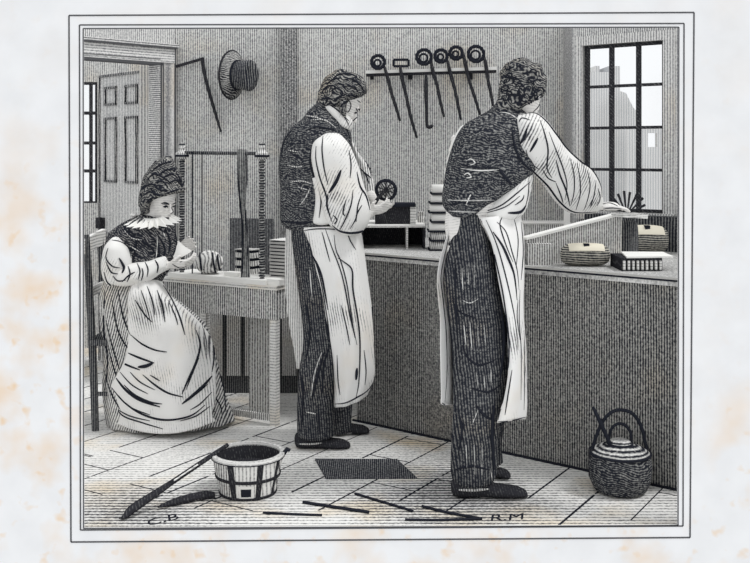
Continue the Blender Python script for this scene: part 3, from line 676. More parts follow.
# board and sticks
tag(put('floor_board', MB().prism([tuple(FL(326, 479.5).xy), tuple(FL(417, 479).xy), tuple(FL(397, 460.5).xy), tuple(FL(315, 460).xy)], 0, .007), ink('slate', .8, (1, 0, .0), .012, .1, 4, .12, grain=.6, paper=(.3, .3, .3))), 'dark four-sided flat board lying on the floor between the two men', 'board')
def stick(pts, r, label, name='wood_strip'):
    q = [FL(x, y, r) for x, y in pts]; tag(put(name, MB().tube(q, [r]*len(q), 6, m=2), M_INK, sm=False), label, 'strip', 'offcut strips on the floor')
stick([(263, 512.5), (290, 514), (322, 515)], .0045, 'short dark strip on the floor nearest the bucket')
stick([(303, 502), (335, 507), (369, 512)], .006, 'thick dark strip on the floor, second from the bucket')
stick([(355, 493.5), (380, 501), (413, 511)], .0048, 'slanting dark strip on the floor straight in front of the dark flat board')
stick([(422, 506), (450, 513), (482, 518.5)], .0052, 'slanting dark strip on the floor before the shoes of the man at the press')
stick([(405, 519.5), (440, 520), (482, 518.5)], .0048, 'long dark strip standing in for the ground shadow of the sticks')  # ink-dark strip painted in as the shadow below the sticks
# glue pot
kc = Vector((.245*4.03, 4.03, 0)); kp = thing('glue_pot', kc, 'round black iron pot with two arched handles standing against the bench foot', 'pot')
put('pot_body', MB().lathe([(.001, .001), (.085, .001), (.105, .012), (.122, .05), (.127, .1), (.124, .13), (.118, .148), (.12, .156), (.11, .156), (.001, .156)], kc), ink('cast_iron', .85, (.15, 0, 1), .012, .6, 10, .3, 8, grain=.9, paper=(.3, .3, .29)), kp, sm=True)
lid = put('pot_lid', MB().lathe([(.118, .150), (.121, .156), (.100, .172), (.062, .188), (.05, .19), (.046, .197), (.036, .205), (.001, .207)], kc), ink('pot_lid', .66, (0, 0, 1), .014, .3, 6, .2, 6, grain=.4), kp, sm=True)
put('lid_ring', MB().ring(kc+Vector((0, 0, .156)), .121, .0055, (0, 0, 1), n=36).ring(kc+Vector((0, 0, .191)), .048, .005, (0, 0, 1)), M_INK, lid)
def arc(pts, r, y): return MB().tube([P(x, yy, y) for x, yy in pts], r, 8, m=4)
put('bail_handle', arc([(592, 470), (592, 452), (596, 437), (603, 421), (612, 412), (622, 410), (633, 414), (641, 426), (645, 442), (647, 456), (647, 470)], .0072, 4.03), M_INK, kp, sm=True)
put('lid_handle', arc([(609, 449), (609, 438), (612, 428), (619, 423.5), (626, 426), (631, 434), (631, 449)], .0062, 4.03), M_INK, lid, sm=True)
for x in (591, 648.5): put('lug', MB().tube([P(x, 449, 4.03), P(x, 476, 4.03)], [.012, .010], 8), M_DARK, kp)
sp = tag(put('glue_stick', MB().tube([P(593, 407, 4.00), P(601, 424, 4.0), P(612, 448, 4.01)], [.006, .0085, .007], 8, m=3), M_INK), 'thin dark stick leaning on the lid of the iron pot inside its handle', 'stick')

# ------------------------------------------------------------------ chair of the woman
ch = thing('wooden_chair', Vector((-1.2, 4.93, 0)), 'plain wooden chair with a pale top rail under the seated woman', 'chair')
xb_ = -1.385
for yy, nm in ((4.90, 'back_post'), (5.14, 'back_post')):
    put(nm, MB().tube([(xb_+.015, yy, 0), (xb_, yy, .42), (xb_-.03, yy, .96)], [.018, .020, .016], 8, m=3), M_WOODD, ch)
put('top_rail', MB().bar((xb_-.045, 4.84, .90), (xb_-.02, 5.18, .93), .022, .075), M_WOOD, ch)
put('back_slat', MB().bar((xb_-.008, 4.92, .68), (xb_-.008, 5.12, .68), .016, .045), M_WOOD, ch)
for yy in (4.90, 5.12): put('leg', MB().tube([(-1.02, yy, 0), (-1.02, yy, .42)], [.016, .02], 8), M_WOODD, ch)
put('seat', MB().box((xb_-.01, 4.87, .42), (-1.0, 5.16, .45)), M_WOODD, ch)
put('stretcher', MB().bar((xb_, 4.90, .18), (-1.02, 4.90, .18), .018, .018), M_WOODD, ch)

# ------------------------------------------------------------------ people
def basis(fwd, roll=0):
    f = Vector(fwd).normalized(); r = f.cross(Vector((0, 0, 1))).normalized(); u = r.cross(f)
    if roll: q = Matrix.Rotation(roll, 3, f); r = q@r; u = q@u
    return r, f, u
def head(mb, c, fwd, H=.225, roll=0):
    """c: centre of the skull. Adds skull, jaw, nose, brow, lips, ears; returns the local-to-world function"""
    r, f, u = basis(fwd, roll)
    def T(x, y, z): return c+(r*x+f*y+u*(z-.60))*H
    secs = [(-.02, .06, .40, .24), (.03, .14, .455, .08), (.12, .215, .46, -.04), (.25, .265, .44, -.20), (.40, .295, .44, -.32), (.55, .315, .43, -.40), (.70, .325, .44, -.43), (.82, .30, .39, -.40), (.92, .235, .28, -.30), (.98, .13, .13, -.16), (1.0, .04, .03, -.05)]
    rows = smooth([list(s) for s in secs], 3); R = []
    for z, w, yf, yb in rows:
        R.append([T(w*math.cos(2*math.pi*j/28)*1.0, (yf+yb)/2+(yf-yb)/2*math.sin(2*math.pi*j/28), z) for j in range(28)])
    mb.rings(R)
    mb.tube([T(0, .43, .56), T(0, .50, .46), T(0, .555, .375), T(0, .50, .335), T(0, .42, .33)], [.025*H, .038*H, .055*H, .05*H, .03*H], 10, m=3)
    for s in (-1, 1):
        mb.ball(T(s*.04, .49, .355), .032*H, 6); mb.ball(T(s*.12, .40, .555), (.07*H,)*3, 8); mb.ball(T(s*.14, .34, .36), (.085*H,)*3, 8)
        mb.ball(T(s*.325, -.01, .46), .05*H, 8); mb.ball(T(s*.335, -.02, .50), .055*H, 8); mb.ball(T(s*.32, .0, .40), .035*H, 8)
    mb.tube([T(-.075, .435, .225), T(0, .475, .235), T(.075, .435, .225)], [.02*H, .033*H, .02*H], 8, m=3)
    mb.tube([T(-.06, .43, .185), T(0, .465, .18), T(.06, .43, .185)], [.02*H, .034*H, .02*H], 8, m=3)
    mb.ball(T(0, .43, .06), .075*H, 8)
    return T
def features(T, H, par):
    for s in (-1, 1):
        put('eye', MB().ball(T(s*.125, .425, .49), (.032*H, .032*H, .026*H), 8), M_INK, par, sm=True)
    for s in (-1, 1): put('eyebrow', MB().tube([T(s*.05, .468, .565), T(s*.13, .465, .59), T(s*.21, .40, .56)], [.008*H, .018*H, .008*H], 6, m=3), M_INK, par)
    put('lip_line', MB().tube([T(-.07, .455, .205), T(0, .497, .207), T(.07, .455, .205)], [.005*H, .010*H, .005*H], 6, m=3), M_INK, par)
def hand(mb, w, d, palm, s=1.0, curl=.9, side=1, spread=.18):
    """w wrist, d direction of the hand, palm the way the palm faces"""
    d = Vector(d).normalized(); pn = Vector(palm); pn = (pn-d*pn.dot(d)).normalized(); x = d.cross(pn)*side
    mb.tube([w-d*.02*s, w+d*.02*s, w+d*.06*s, w+d*.088*s], [.024*s, .030*s, .038*s, .032*s], 12, m=3, flat=(pn, .55))
    for i, (ln, off) in enumerate(((.066, .030), (.076, .010), (.071, -.010), (.055, -.029))):
        b = w+d*.078*s+x*off*s; a = 0; q = [b-d*.02*s, b]; dd = (d+x*(1.5-i)*spread*.3).normalized(); p = b
        for k, fr in enumerate((.45, .30, .25)):
            a = curl*(k+.6)*.55; dv = dd*math.cos(a)+pn*math.sin(a); p = p+dv*ln*fr*1.15*s; q.append(p)
        mb.tube(q, [.0095*s, .0095*s, .0088*s, .0080*s, .0065*s], 8, m=2)
    b = w+d*.025*s+x*.028*s; q = [w+d*.01*s+x*.012*s, b, b+(d*.6+x*.7+pn*.35).normalized()*.03*s, b+(d*.6+x*.7+pn*.35).normalized()*.03*s+(d*.9+x*.15+pn*.5).normalized()*.028*s]
    mb.tube(q, [.012*s, .0125*s, .0105*s, .008*s], 8, m=2)
def limb(mb, pts, rad, m=4): mb.tube(pts, rad, 14, m=m)

# ---- the man in the long white apron, in profile -----------------------------------------
Y1 = 4.66
m1 = thing('person', Vector((-.25, Y1, 0)), 'standing man in dark waistcoat and long white apron bent over a small wheel tool', 'person')
b = MB(); H1 = .222; c1 = P(340.5, 97, Y1)
T = head(b, c1, (.84, .42, -.62), H1, 0)
limb(b, [P(338, 112, Y1), P(332, 122, Y1), P(325, 136, Y1)], [.052, .056, .075])
limb(b, [P(322, 140, Y1), P(318, 170, Y1), P(318, 205, Y1), P(320, 240, Y1), P(320, 262, Y1)], [.10, .125, .12, .11, .09])
limb(b, [P(335, 148, Y1-.12), P(343, 190, Y1-.17), P(352, 222, Y1-.16)], [.05, .045, .04]); limb(b, [P(352, 222, Y1-.16), P(362, 216, Y1-.1), P(371, 211, Y1-.08)], [.04, .034, .026])
hand(b, P(368, 212, Y1-.08), (1, -.1, .25), (0, .7, .7), .78, 1.0, 1)
limb(b, [P(330, 148, Y1+.15), P(355, 165, Y1+.15), P(368, 190, Y1+.08)], [.05, .04, .028]); limb(b, [P(366, 186, Y1+.08), P(372, 197, Y1+.03)], [.026, .024])
hand(b, P(371, 195, Y1+.02), (.6, -.3, -.55), (.3, -.8, .3), .95, 1.3, -1)
limb(b, [P(318, 250, Y1-.03), P(318, 330, Y1-.04), P(315, 400, Y1-.04), P(315, 434, Y1-.05)], [.095, .065, .05, .04]); limb(b, [P(312, 434, Y1-.05), P(314, 441, Y1-.05), P(326, 444, Y1-.05)], [.03, .026, .016])
limb(b, [P(330, 250, Y1+.1), P(338, 330, Y1+.13), P(340, 395, Y1+.16), P(341, 424, Y1+.2)], [.09, .06, .045, .036]); limb(b, [P(341, 424, Y1+.19), P(346, 431, Y1+.19)], [.026, .015])
b.remesh(.0052, 4)
b.strokes([[(357, 100), (362, 103.5), (365, 103)], [(346, 104), (349, 101), (351, 106), (348, 112), (345, 109)], [(350, 124), (355, 119), (360, 115)], [(356, 108), (358, 112)]], 1.2)
put('body', b, [M_SKIN, M_INK], m1, sm=True); features(T, H1, m1)
h = MB(); cc = c1
h.loft([(334, 71.5, 348, 71.5, Y1, .05), (325, 78, 361, 76, Y1, .085), (320, 87, 366.5, 84, Y1, .103), (317.5, 96, 366.5, 93, Y1, .106), (316.5, 102, 357, 99, Y1, .102), (317, 107, 347, 104, Y1, .095), (321, 112, 343, 112, Y1, .07)], n=40, m=5)
h.v = [v+(v-cc).normalized()*.006*noise.noise(v*38) for v in h.v]
h.tube([P(343, 102, Y1-.085), P(343, 110, Y1-.09), P(345, 117, Y1-.085)], [.018, .017, .006], 8, m=3)
hl = [[(332, 80), (338, 75), (350, 74), (360, 80)], [(343, 80), (352, 79), (361, 86), (364, 92)], [(346, 86), (354, 87), (358, 92)], [(327, 84), (334, 79), (342, 78)], [(322, 92), (328, 86), (336, 86)], [(330, 92), (336, 88), (342, 92), (341, 98)], [(320, 100), (328, 98), (334, 101)], [(335, 102), (339, 97), (345, 95)], [(346, 96), (352, 95), (357, 98)], [(326, 106), (331, 103), (336, 107)], [(324, 95), (327, 100), (325, 104)], [(337, 83), (343, 85), (346, 90)], [(340, 107), (344, 103), (349, 100)]]
h.strokes(hl, 2.0); put('hair', h, [M_HAIR, M_INK], m1, sm=True)
# trousers
t = MB()
t.loft([(291, 226, 345, 226, Y1, .125), (292, 245, 346, 245, Y1, .13), (295, 265, 346, 265, Y1, .125), (298, 290, 344, 290, Y1-.02, .105), (302, 320, 345, 320, Y1-.03, .09), (303, 345, 342, 345, Y1-.04, .08), (299, 370, 338, 370, Y1-.05, .075), (297, 400, 333, 400, Y1-.05, .072), (297, 425, 334, 425, Y1-.05, .072), (297, 435, 335, 434, Y1-.05, .072)], fold=.02, nf=7)
t.loft([(312, 280, 352, 280, Y1+.08, .09), (320, 330, 356, 330, Y1+.13, .075), (326, 380, 354, 380, Y1+.16, .065), (328, 410, 352, 410, Y1+.17, .06), (329, 431, 351, 430, Y1+.18, .058)])
t.strokes([[(300, 372), (303, 390), (302, 425)], [(325, 350), (318, 375), (312, 400)], [(330, 345), (324, 365), (322, 395)], [(318, 405), (320, 435)], [(305, 300), (310, 330), (306, 360)]], 2.2)
t.strokes([[(322, 352), (315, 372), (311, 396)], [(310, 270), (312, 300)], [(306, 412), (316, 414)]], 1.3, mi=2)
put('trousers', t, [M_TROU, M_INK, M_SHIRTG], m1, sm=True)
def shoe(mb, x0, x1, yt, yb, Y, th=.05):
    """toe at x1"""
    L = x1-x0; hh = yb-yt
    mb.loft([(x0, yt+hh*.15, x0+1, yb-1, Y, th*.6), (x0+L*.12, yt, x0+L*.12, yb, Y, th*.8), (x0+L*.35, yt+hh*.1, x0+L*.35, yb, Y, th*.75), (x0+L*.6, yt+hh*.38, x0+L*.6, yb, Y, th*.95), (x0+L*.85, yt+hh*.5, x0+L*.85, yb, Y, th*.95), (x0+L*.98, yt+hh*.68, x0+L, yb-1, Y, th*.6)], n=20)
for (x0, x1, yt, yb, Y) in ((296, 350, 432, 449.5, Y1-.05), (326, 369, 422, 438, Y1+.19)):
    s = MB(); shoe(s, x0, x1, yt, yb, Y, .045); z0 = min(v.z for v in s.v); 
    for v in s.v: v.z -= z0
    s.strokes([{'p': [(x0+3, yt+12), (x0+14, yt+12), (x0+26, yt+11)], 'w': 2.0}], 2, mi=1); put('shoe', s, [M_DARK, M_SHIRTG], m1, sm=True)
# shirt: far sleeve + collar + near sleeve
s = MB()
s.loft([(347, 138, 352, 140, Y1+.08, .05), (350, 150, 361, 156, Y1+.10, .05), (354, 166, 370, 168, Y1+.10, .045), (358, 182, 373, 179, Y1+.08, .04), (363, 196, 375, 190, Y1+.05, .032)], fold=.03)
s.strokes([[(364, 160), (368, 166), (372, 176)], [(360, 168), (366, 175), (369, 184)], [(357, 150), (364, 160), (370, 168), (374, 182)], [(364, 172), (371, 178)]], 1.5)
put('shirt_sleeve', s, [M_SHIRTG, M_INK], m1, sm=True)
s = MB(); YS = Y1-.145
s.loft([(321, 135, 341, 135, YS+.04, .05), (313, 143, 349, 144, YS+.01, .07), (311, 156, 354, 155, YS, .075), (313, 170, 359, 168, YS, .075), (317, 185, 363, 183, YS, .078), (321, 200, 368, 198, YS, .085), (324, 212, 371, 210, YS, .085), (329, 224, 369, 222, YS, .075), (339, 232, 363, 231, YS, .055)], n=40, fold=.03, nf=5, m=6)
s.strokes([{'p': [(316, 146), (316, 160), (320, 178), (326, 195), (328, 210), (332, 222)], 'w': 1.8}, [(323, 136), (322, 150), (324, 168), (328, 185)], {'p': [(341, 170), (336, 182), (329, 193)], 'w': 3.6}, [(349, 150), (351, 165), (350, 178)],
           {'p': [(343, 137), (352, 145), (358, 163), (363, 180)], 'w': 2.2}, {'p': [(357, 172), (360, 186), (366, 196), (370, 210)], 'w': 2.2}, [(353, 190), (351, 205), (345, 220), (340, 230)], [(363, 190), (358, 205), (356, 218), (350, 229)], {'p': [(332, 225), (340, 231), (352, 233), (364, 230), (370, 220)], 'w': 2.8},
           {'p': [(328, 195), (327, 205), (330, 216)], 'w': 2.4}, [(362, 205), (357, 214), (356, 222)], [(346, 200), (343, 212), (345, 216)], [(333, 215), (337, 220), (334, 224)]], 1.5)
put('shirt_sleeve', s, [M_SHIRT, M_INK], m1, sm=True)
s = MB()
s.loft([(318, 104, 336, 100, Y1, .078), (320, 108, 345, 110, Y1-.005, .088), (324, 113, 353, 122, Y1-.005, .088), (334, 122, 351, 130, Y1-.005, .08)], n=32)
s.strokes([[(326, 103), (336, 109), (345, 118), (349, 126)], [(330, 104), (340, 112), (349, 121)]], 1.2)
put('shirt_collar', s, [M_SHIRT, M_INK], m1, sm=True)
# waistcoat
w = MB()
w.loft([(317, 103, 325, 105, Y1, .085), (308, 111, 340, 117, Y1, .10), (302, 119, 347, 124, Y1, .115), (292, 127, 351, 133, Y1, .13), (284, 138, 352, 142, Y1, .145), (280, 152, 352, 154, Y1, .15), (279, 170, 352, 170, Y1, .15), (280, 188, 350, 188, Y1, .145), (280, 205, 348, 205, Y1, .14), (281, 223, 344, 225, Y1, .135)], n=40, m=5)
w.strokes([{'p': [(321, 106), (334, 112), (343, 122), (350, 138)], 'w': 2.6}, {'p': [(312, 145), (310, 160), (313, 175), (319, 190), (321, 205), (318, 220)], 'w': 2}, {'p': [(306, 130), (318, 127), (335, 130)], 'w': 1.6}, {'p': [(281, 221), (300, 223), (322, 221)], 'w': 2.2}, [(292, 130), (284, 142), (281, 160)]], 2)
w.strokes([[(287, 165), (296, 167), (303, 166)], [(290, 182), (302, 181), (312, 184)], [(300, 115), (315, 117), (326, 121)], [(298, 187), (308, 190)], [(288, 150), (298, 152)], [(310, 120), (325, 120), (336, 128)], [(300, 205), (306, 197), (310, 188)]], 1.2, mi=2)
put('waistcoat', w, [M_COAT, M_INK, M_SHIRTG], m1, sm=True)
s = MB(); s.loft([(311, 178, 322, 178, Y1-.12, .04), (315, 195, 324, 195, Y1-.125, .04), (314, 210, 328, 210, Y1-.12, .04), (312, 222, 332, 222, Y1-.12, .04)])
s.strokes([[(318, 185), (321, 200), (319, 218)]], 1.4); put('shirt_tail', s, [M_SHIRT, M_INK], m1, sm=True)
# apron
a = MB(); YA = Y1-.02
a.loft([(299, 226, 350, 224, YA, .15), (301, 233, 360, 232, YA, .155), (306, 245, 363, 245, YA, .16), (312, 268, 366, 267, YA, .16), (318, 295, 370, 295, YA, .15), (324, 325, 373, 323, YA-.01, .14), (330, 355, 374, 352, YA-.01, .13), (333, 380, 374.5, 375, YA-.01, .12), (333.5, 405, 368, 393, YA-.01, .11)], n=48, m=6, fold=.05, nf=8, ph=1, dome=False)
a.strokes([{'p': [(302, 236), (312, 262), (321, 298), (329, 335), (333, 365), (334, 400)], 'w': 1.8}, [(305, 238), (318, 270), (326, 310), (331, 350)], {'p': [(308, 248), (316, 262), (322, 278), (328, 310)], 'w': 2.6}, {'p': [(338, 258), (344, 262), (352, 270), (353, 290), (358, 320), (360, 345), (359, 380), (356, 398)], 'w': 1.8},
           [(334, 235), (336, 250), (341, 262), (347, 285), (352, 320), (357, 345)], [(325, 228), (332, 248), (342, 275), (349, 310), (355, 335)], [(345, 285), (349, 310), (355, 338)], [(341, 305), (346, 325), (350, 345)], {'p': [(357, 368), (356, 380)], 'w': 3}, [(364, 350), (366, 370), (365, 385)], {'p': [(334, 404), (345, 403), (356, 398), (368, 390), (374, 380)], 'w': 1.6},
           [(322, 232), (330, 262)], [(346, 228), (350, 240), (356, 250)], [(337, 355), (338, 380), (340, 395)], [(362, 232), (367, 262), (371, 300), (374, 340)]], 1.3)
a.strokes([[(302, 231), (315, 229), (330, 229), (348, 231)]], 1.4)
put('apron', a, [M_APRON, M_INK], m1, sm=True)
a = MB(); a.sheet([[(286, 224, Y1+.0), (291, 224, Y1-.03), (297, 224, Y1-.06)], [(285, 250, Y1+.02), (290, 250, Y1-.0), (294, 250, Y1-.03)], [(284.5, 275, Y1+.03), (290, 275, Y1), (296, 275, Y1-.02)], [(286, 300, Y1+.03), (294, 300, Y1+.01), (303, 300, Y1-.0)], [(290, 330, Y1+.03), (297, 330, Y1+.01), (306, 330, Y1)], [(294, 350, Y1+.03), (299, 350, Y1+.01), (305, 350, Y1)], [(296.5, 369, Y1+.03), (298, 369, Y1+.02), (300, 369, Y1+.01)]], .006)
put('coat_tail', a, [M_APRONG, M_INK], m1, sm=True)
# wheel tool in his hands
wh = thing('wheel_tool', P(386, 190, 4.6), 'small dark-rimmed wheel tool held up by the man in the long apron', 'tool')
put('rim', MB().ring(P(386, 190, 4.6), .044, .0075, (.15, 1, .1), bump=.25, n=30), M_INK, wh)
put('disc', MB().lathe([(.001, -.004), (.038, -.004), (.038, .004), (.001, .004)], P(386, 190, 4.6), (.15, 1, .1)), ink('disc', .5, (1, 0, .6), .014, .5, 9, .2), wh)
mb = MB()
for k in range(5):
    an = k*math.pi/5+.3; d = Vector((math.cos(an), -.15*math.cos(an), math.sin(an)))*.036; c = P(386, 190, 4.59); mb.tube([c-d, c+d], .003, 6)
put('spoke', mb, M_DARK, wh)
put('fork', MB().tube([P(386, 190, 4.585), P(379, 197, 4.585), P(373, 206, 4.59)], [.007, .008, .010], 8, m=2), M_DARK, wh)

# ---- the man at the press, seen from behind ------------------------------------------------
Y3 = 4.0
m2 = thing('person', Vector((.42, Y3, 0)), 'standing man seen from behind in dark waistcoat and trousers, white sleeve reaching to the press', 'person')
b = MB(); H2 = .228; c2 = P(522, 88, Y3)
T2 = head(b, c2, (.50, .80, -.30), H2)
limb(b, [P(514, 100, Y3), P(508, 112, Y3), P(500, 126, Y3)], [.052, .056, .085])
limb(b, [P(492, 132, Y3), P(488, 160, Y3), P(480, 195, Y3), P(472, 225, Y3), P(472, 250, Y3)], [.12, .125, .12, .11, .09])
limb(b, [P(520, 132, Y3), P(545, 160, Y3+.12), P(570, 190, Y3+.22)], [.055, .045, .04]); limb(b, [P(570, 190, Y3+.22), P(590, 200, Y3+.34), P(600, 206, Y3+.42)], [.04, .03, .024])
hand(b, P(599, 206, Y3+.42), (1, .35, -.05), (0, .1, -1), 1.0, .35, 1)
limb(b, [P(465, 138, Y3+.1), P(458, 175, Y3+.15), P(465, 205, Y3+.3)], [.055, .045, .04]); limb(b, [P(465, 205, Y3+.3), P(480, 208, Y3+.42)], [.038, .024])
hand(b, P(480, 208, Y3+.42), (.8, .5, 0), (0, 0, -1), 1.0, .5, 1)
limb(b, [P(468, 245, Y3), P(470, 340, Y3-.02), P(472, 430, Y3-.03), P(470, 482, Y3-.04)], [.095, .065, .05, .036]); limb(b, [P(470, 484, Y3-.04), P(480, 491, Y3-.04), P(496, 494, Y3-.04)], [.03, .026, .016])
limb(b, [P(482, 245, Y3+.06), P(485, 340, Y3+.1), P(488, 420, Y3+.14), P(490, 458, Y3+.2)], [.09, .06, .045, .034]); limb(b, [P(490, 458, Y3+.2), P(498, 463, Y3+.2)], [.024, .015])
b.remesh(.005, 4); b.strokes([[(533, 112), (538, 107), (541, 99)], [(527, 115), (535, 117)], [(601, 204), (610, 203), (618, 206)], [(603, 209), (612, 208), (622, 209)]], 1.2)
put('body', b, [M_SKIN, M_INK], m2, sm=True); features(T2, H2, m2)
h = MB(); cc = c2
h.loft([(511, 61.5, 530, 61.5, Y3, .045), (503, 68, 541, 67, Y3, .08), (499.5, 78, 545, 76, Y3, .095), (499, 88, 546, 86, Y3-.005, .098), (498, 96, 543.5, 94, Y3-.01, .09), (496, 103, 534, 102, Y3-.015, .08), (495, 109, 520, 111, Y3-.02, .065)], n=40, m=5)
h.v = [v+(v-cc).normalized()*.009*noise.noise(v*36) for v in h.v]
rr = random.Random(11); cur = []
for k in range(44):
    x = rr.uniform(502, 541); y = rr.uniform(66, 104); R = rr.uniform(2.2, 4.2); a0 = rr.uniform(0, 6.3)
    if ((x-522)/23)**2+((y-84)/23)**2 < 1: cur.append([(x+R*math.cos(a0+i*.8), y+R*math.sin(a0+i*.8)) for i in range(5)])
h.strokes(cur, 1.7); put('hair', h, [M_HAIR, M_INK], m2, sm=True)
t = MB()
t.loft([(452, 213, 486, 213, Y3, .12), (450, 232, 490, 232, Y3, .125), (446, 255, 495, 255, Y3-.01, .13), (443, 278, 499, 278, Y3-.01, .13), (445, 300, 504, 300, Y3-.01, .12), (449, 325, 508, 325, Y3-.01, .11), (452, 350, 509, 350, Y3-.02, .10), (453, 380, 507, 380, Y3-.02, .095), (453, 405, 502, 405, Y3-.03, .09), (452, 430, 499, 430, Y3-.03, .088), (451, 455, 498, 455, Y3-.03, .085), (451, 472, 497, 472, Y3-.03, .085), (453, 480, 494, 479, Y3-.03, .08)], n=40, m=5, fold=.025, nf=7, ph=2)
t.loft([(480, 330, 508, 330, Y3+.09, .08), (482, 400, 507, 400, Y3+.13, .065), (483, 440, 502, 440, Y3+.17, .06), (484, 462, 503, 461, Y3+.2, .055)])
t.strokes([{'p': [(462, 345), (468, 358), (480, 365), (495, 360)], 'w': 2.2}, {'p': [(452, 300), (460, 312), (475, 318)], 'w': 1.8}, {'p': [(470, 388), (488, 392), (500, 385)], 'w': 2}, [(458, 410), (462, 430), (458, 455)], {'p': [(495, 400), (492, 430), (494, 470)], 'w': 4}, {'p': [(476, 405), (484, 415), (492, 420)], 'w': 3}, [(455, 470), (470, 466), (490, 470)], {'p': [(455, 260), (456, 300), (458, 350)], 'w': 2.5}, {'p': [(500, 300), (504, 340), (500, 380)], 'w': 4}], 2.6)
t.strokes([[(462, 268), (463, 290)], [(468, 265), (469, 285)], [(474, 265), (475, 288)], [(464, 325), (466, 345)], [(470, 322), (472, 350)], [(477, 325), (479, 352)], [(484, 325), (486, 345)], [(476, 372), (478, 388)], [(484, 372), (485, 388)], [(491, 370), (491, 386)], [(462, 300), (470, 303), (478, 299)], [(478, 410), (472, 425)], [(490, 468), (492, 478)], [(466, 445), (467, 470)], [(474, 445), (475, 475)], [(482, 447), (482, 475)]], .9, mi=2)
put('trousers', t, [M_TROU, M_INK, M_SHIRTG], m2, sm=True)
for (x0, x1, yt, yb, Y) in ((453, 527, 479, 500, Y3-.04), (486, 510, 456, 470, Y3+.2)):
    s = MB(); shoe(s, x0, x1, yt, yb, Y, .05); z0 = min(v.z for v in s.v)
    for v in s.v: v.z -= z0
    s.strokes([{'p': [(x0+6, yt+11), (x0+20, yt+11), (x0+36, yt+10)], 'w': 3.2}], 2, mi=1); put('shoe', s, [M_DARK, M_SHIRTG], m2, sm=True)
# apron: hangs in front of him, its two sides show past the trousers
a = MB(); rows = []
for (y, l, i2, o2) in ((214, 454, 479, 520), (228, 449, 487, 523), (245, 444, 493, 524), (262, 439, 496, 524), (280, 437, 499, 524), (300, 438, 503, 523.5), (320, 440, 507, 524), (345, 440, 508, 526), (370, 440.5, 508, 527), (395, 441, 504, 527), (404, 441, 501, 527), (419, 447, 497, 526)):
    yl = min(y, 405); w_ = o2-l
    rows.append([(l, yl, Y3-.05), (l+w_*.07, yl, Y3-.02), (l+w_*.14, yl, Y3+.03), (l+w_*.22, yl, Y3+.17), (l+w_*.5, min(y, 412), Y3+.24), (o2-6, y, Y3+.16), (o2, y, Y3+.02), (o2-(o2-i2)*.35, y+1, Y3-.10), (i2+(o2-i2)*.25, y+3, Y3-.145), (i2, y+4, Y3-.13)])
a.sheet(rows, .006, m=4)
a.strokes([{'p': [(480, 219), (490, 240), (498, 270), (504, 300), (509, 340), (508, 370), (504, 395), (498, 420)], 'w': 1.8}, [(486, 220), (495, 240), (502, 262), (509, 290), (515, 320), (518, 350)], {'p': [(493, 232), (502, 245), (508, 258), (514, 275), (517, 300)], 'w': 3.0}, [(497, 222), (506, 232), (512, 252), (517, 270), (519, 290)], [(503, 216), (500, 225), (506, 245), (513, 262)], [(520, 290), (519, 320), (521, 350), (521, 400)], {'p': [(521, 222), (523, 250), (521, 280)], 'w': 1.8}, [(512, 370), (508, 395), (505, 415)], [(498, 422), (510, 421), (526, 417)], [(514, 218), (518, 240), (516, 268)], [(518, 300), (517, 318), (520, 340)], [(524, 330), (524.5, 370), (524, 410)]], 1.4)
a.strokes([{'p': [(452, 220), (447, 245), (441, 275), (443, 300), (446, 330), (447, 370), (445, 402)], 'w': 1.2}, {'p': [(442, 403), (448, 407), (453, 410)], 'w': 2}], 1.4)
put('apron', a, [M_APRON, M_INK], m2, sm=True)
s = MB()
s.loft([(505, 165, 533, 168, Y3, .09), (498, 182, 532, 184, Y3, .11), (486, 195, 529, 197, Y3, .125), (474, 207, 527, 206, Y3, .13), (470, 215, 523, 214, Y3, .128)], n=36)
s.strokes([{'p': [(480, 213), (500, 206), (516, 194), (530, 182)], 'w': 1.5}, {'p': [(486, 213), (505, 207), (520, 196)], 'w': 1.2}, {'p': [(508, 213), (520, 212), (526, 205)], 'w': 3.4}, [(529, 180), (528, 195), (525, 208)], [(515, 205), (522, 200), (524, 195)]], 1.5)
put('shirt', s, [M_SHIRT, M_INK], m2, sm=True)
w = MB()
w.loft([(496, 103, 519, 105, Y3, .07), (489, 110, 526, 112, Y3, .085), (477, 117, 530, 119, Y3-.01, .11), (465, 124, 532, 126, Y3-.01, .13), (457, 135, 532, 136, Y3-.015, .15), (451, 150, 533, 150, Y3-.015, .155), (446, 168, 535, 168, Y3-.015, .155), (443.5, 185, 526, 182, Y3-.015, .15), (442, 197, 508, 195, Y3-.015, .145), (443, 206, 492, 204, Y3-.01, .14), (448, 213, 479, 213, Y3-.01, .132)], n=44, m=6)
w.strokes([{'p': [(512, 128), (514, 142), (518, 155), (526, 166), (534, 172)], 'w': 3}, {'p': [(498, 168), (506, 178), (512, 185)], 'w': 3.6}, {'p': [(497, 105), (508, 108), (520, 113)], 'w': 2}, [(460, 165), (480, 168), (498, 167)], [(446, 205), (460, 203), (480, 202)]], 1.6)
w.strokes([{'p': [(461, 168.5), (480, 170.5), (499, 169.5)], 'w': 1.6}, {'p': [(448, 200), (470, 200.5), (494, 200)], 'w': 1.4}, {'p': [(466, 161), (471, 159), (475, 163), (470, 165)], 'w': 1.3}, {'p': [(464, 175), (468, 173), (471, 177), (466, 178)], 'w': 1.6}, {'p': [(466, 205), (469, 198), (471, 194)], 'w': 1.4}, [(500, 112), (510, 114), (522, 122)], {'p': [(448, 211), (465, 212), (478, 212)], 'w': 1.4}], 1.2, mi=2)
put('waistcoat', w, [M_COAT, M_INK, M_PLAIN], m2, sm=True)
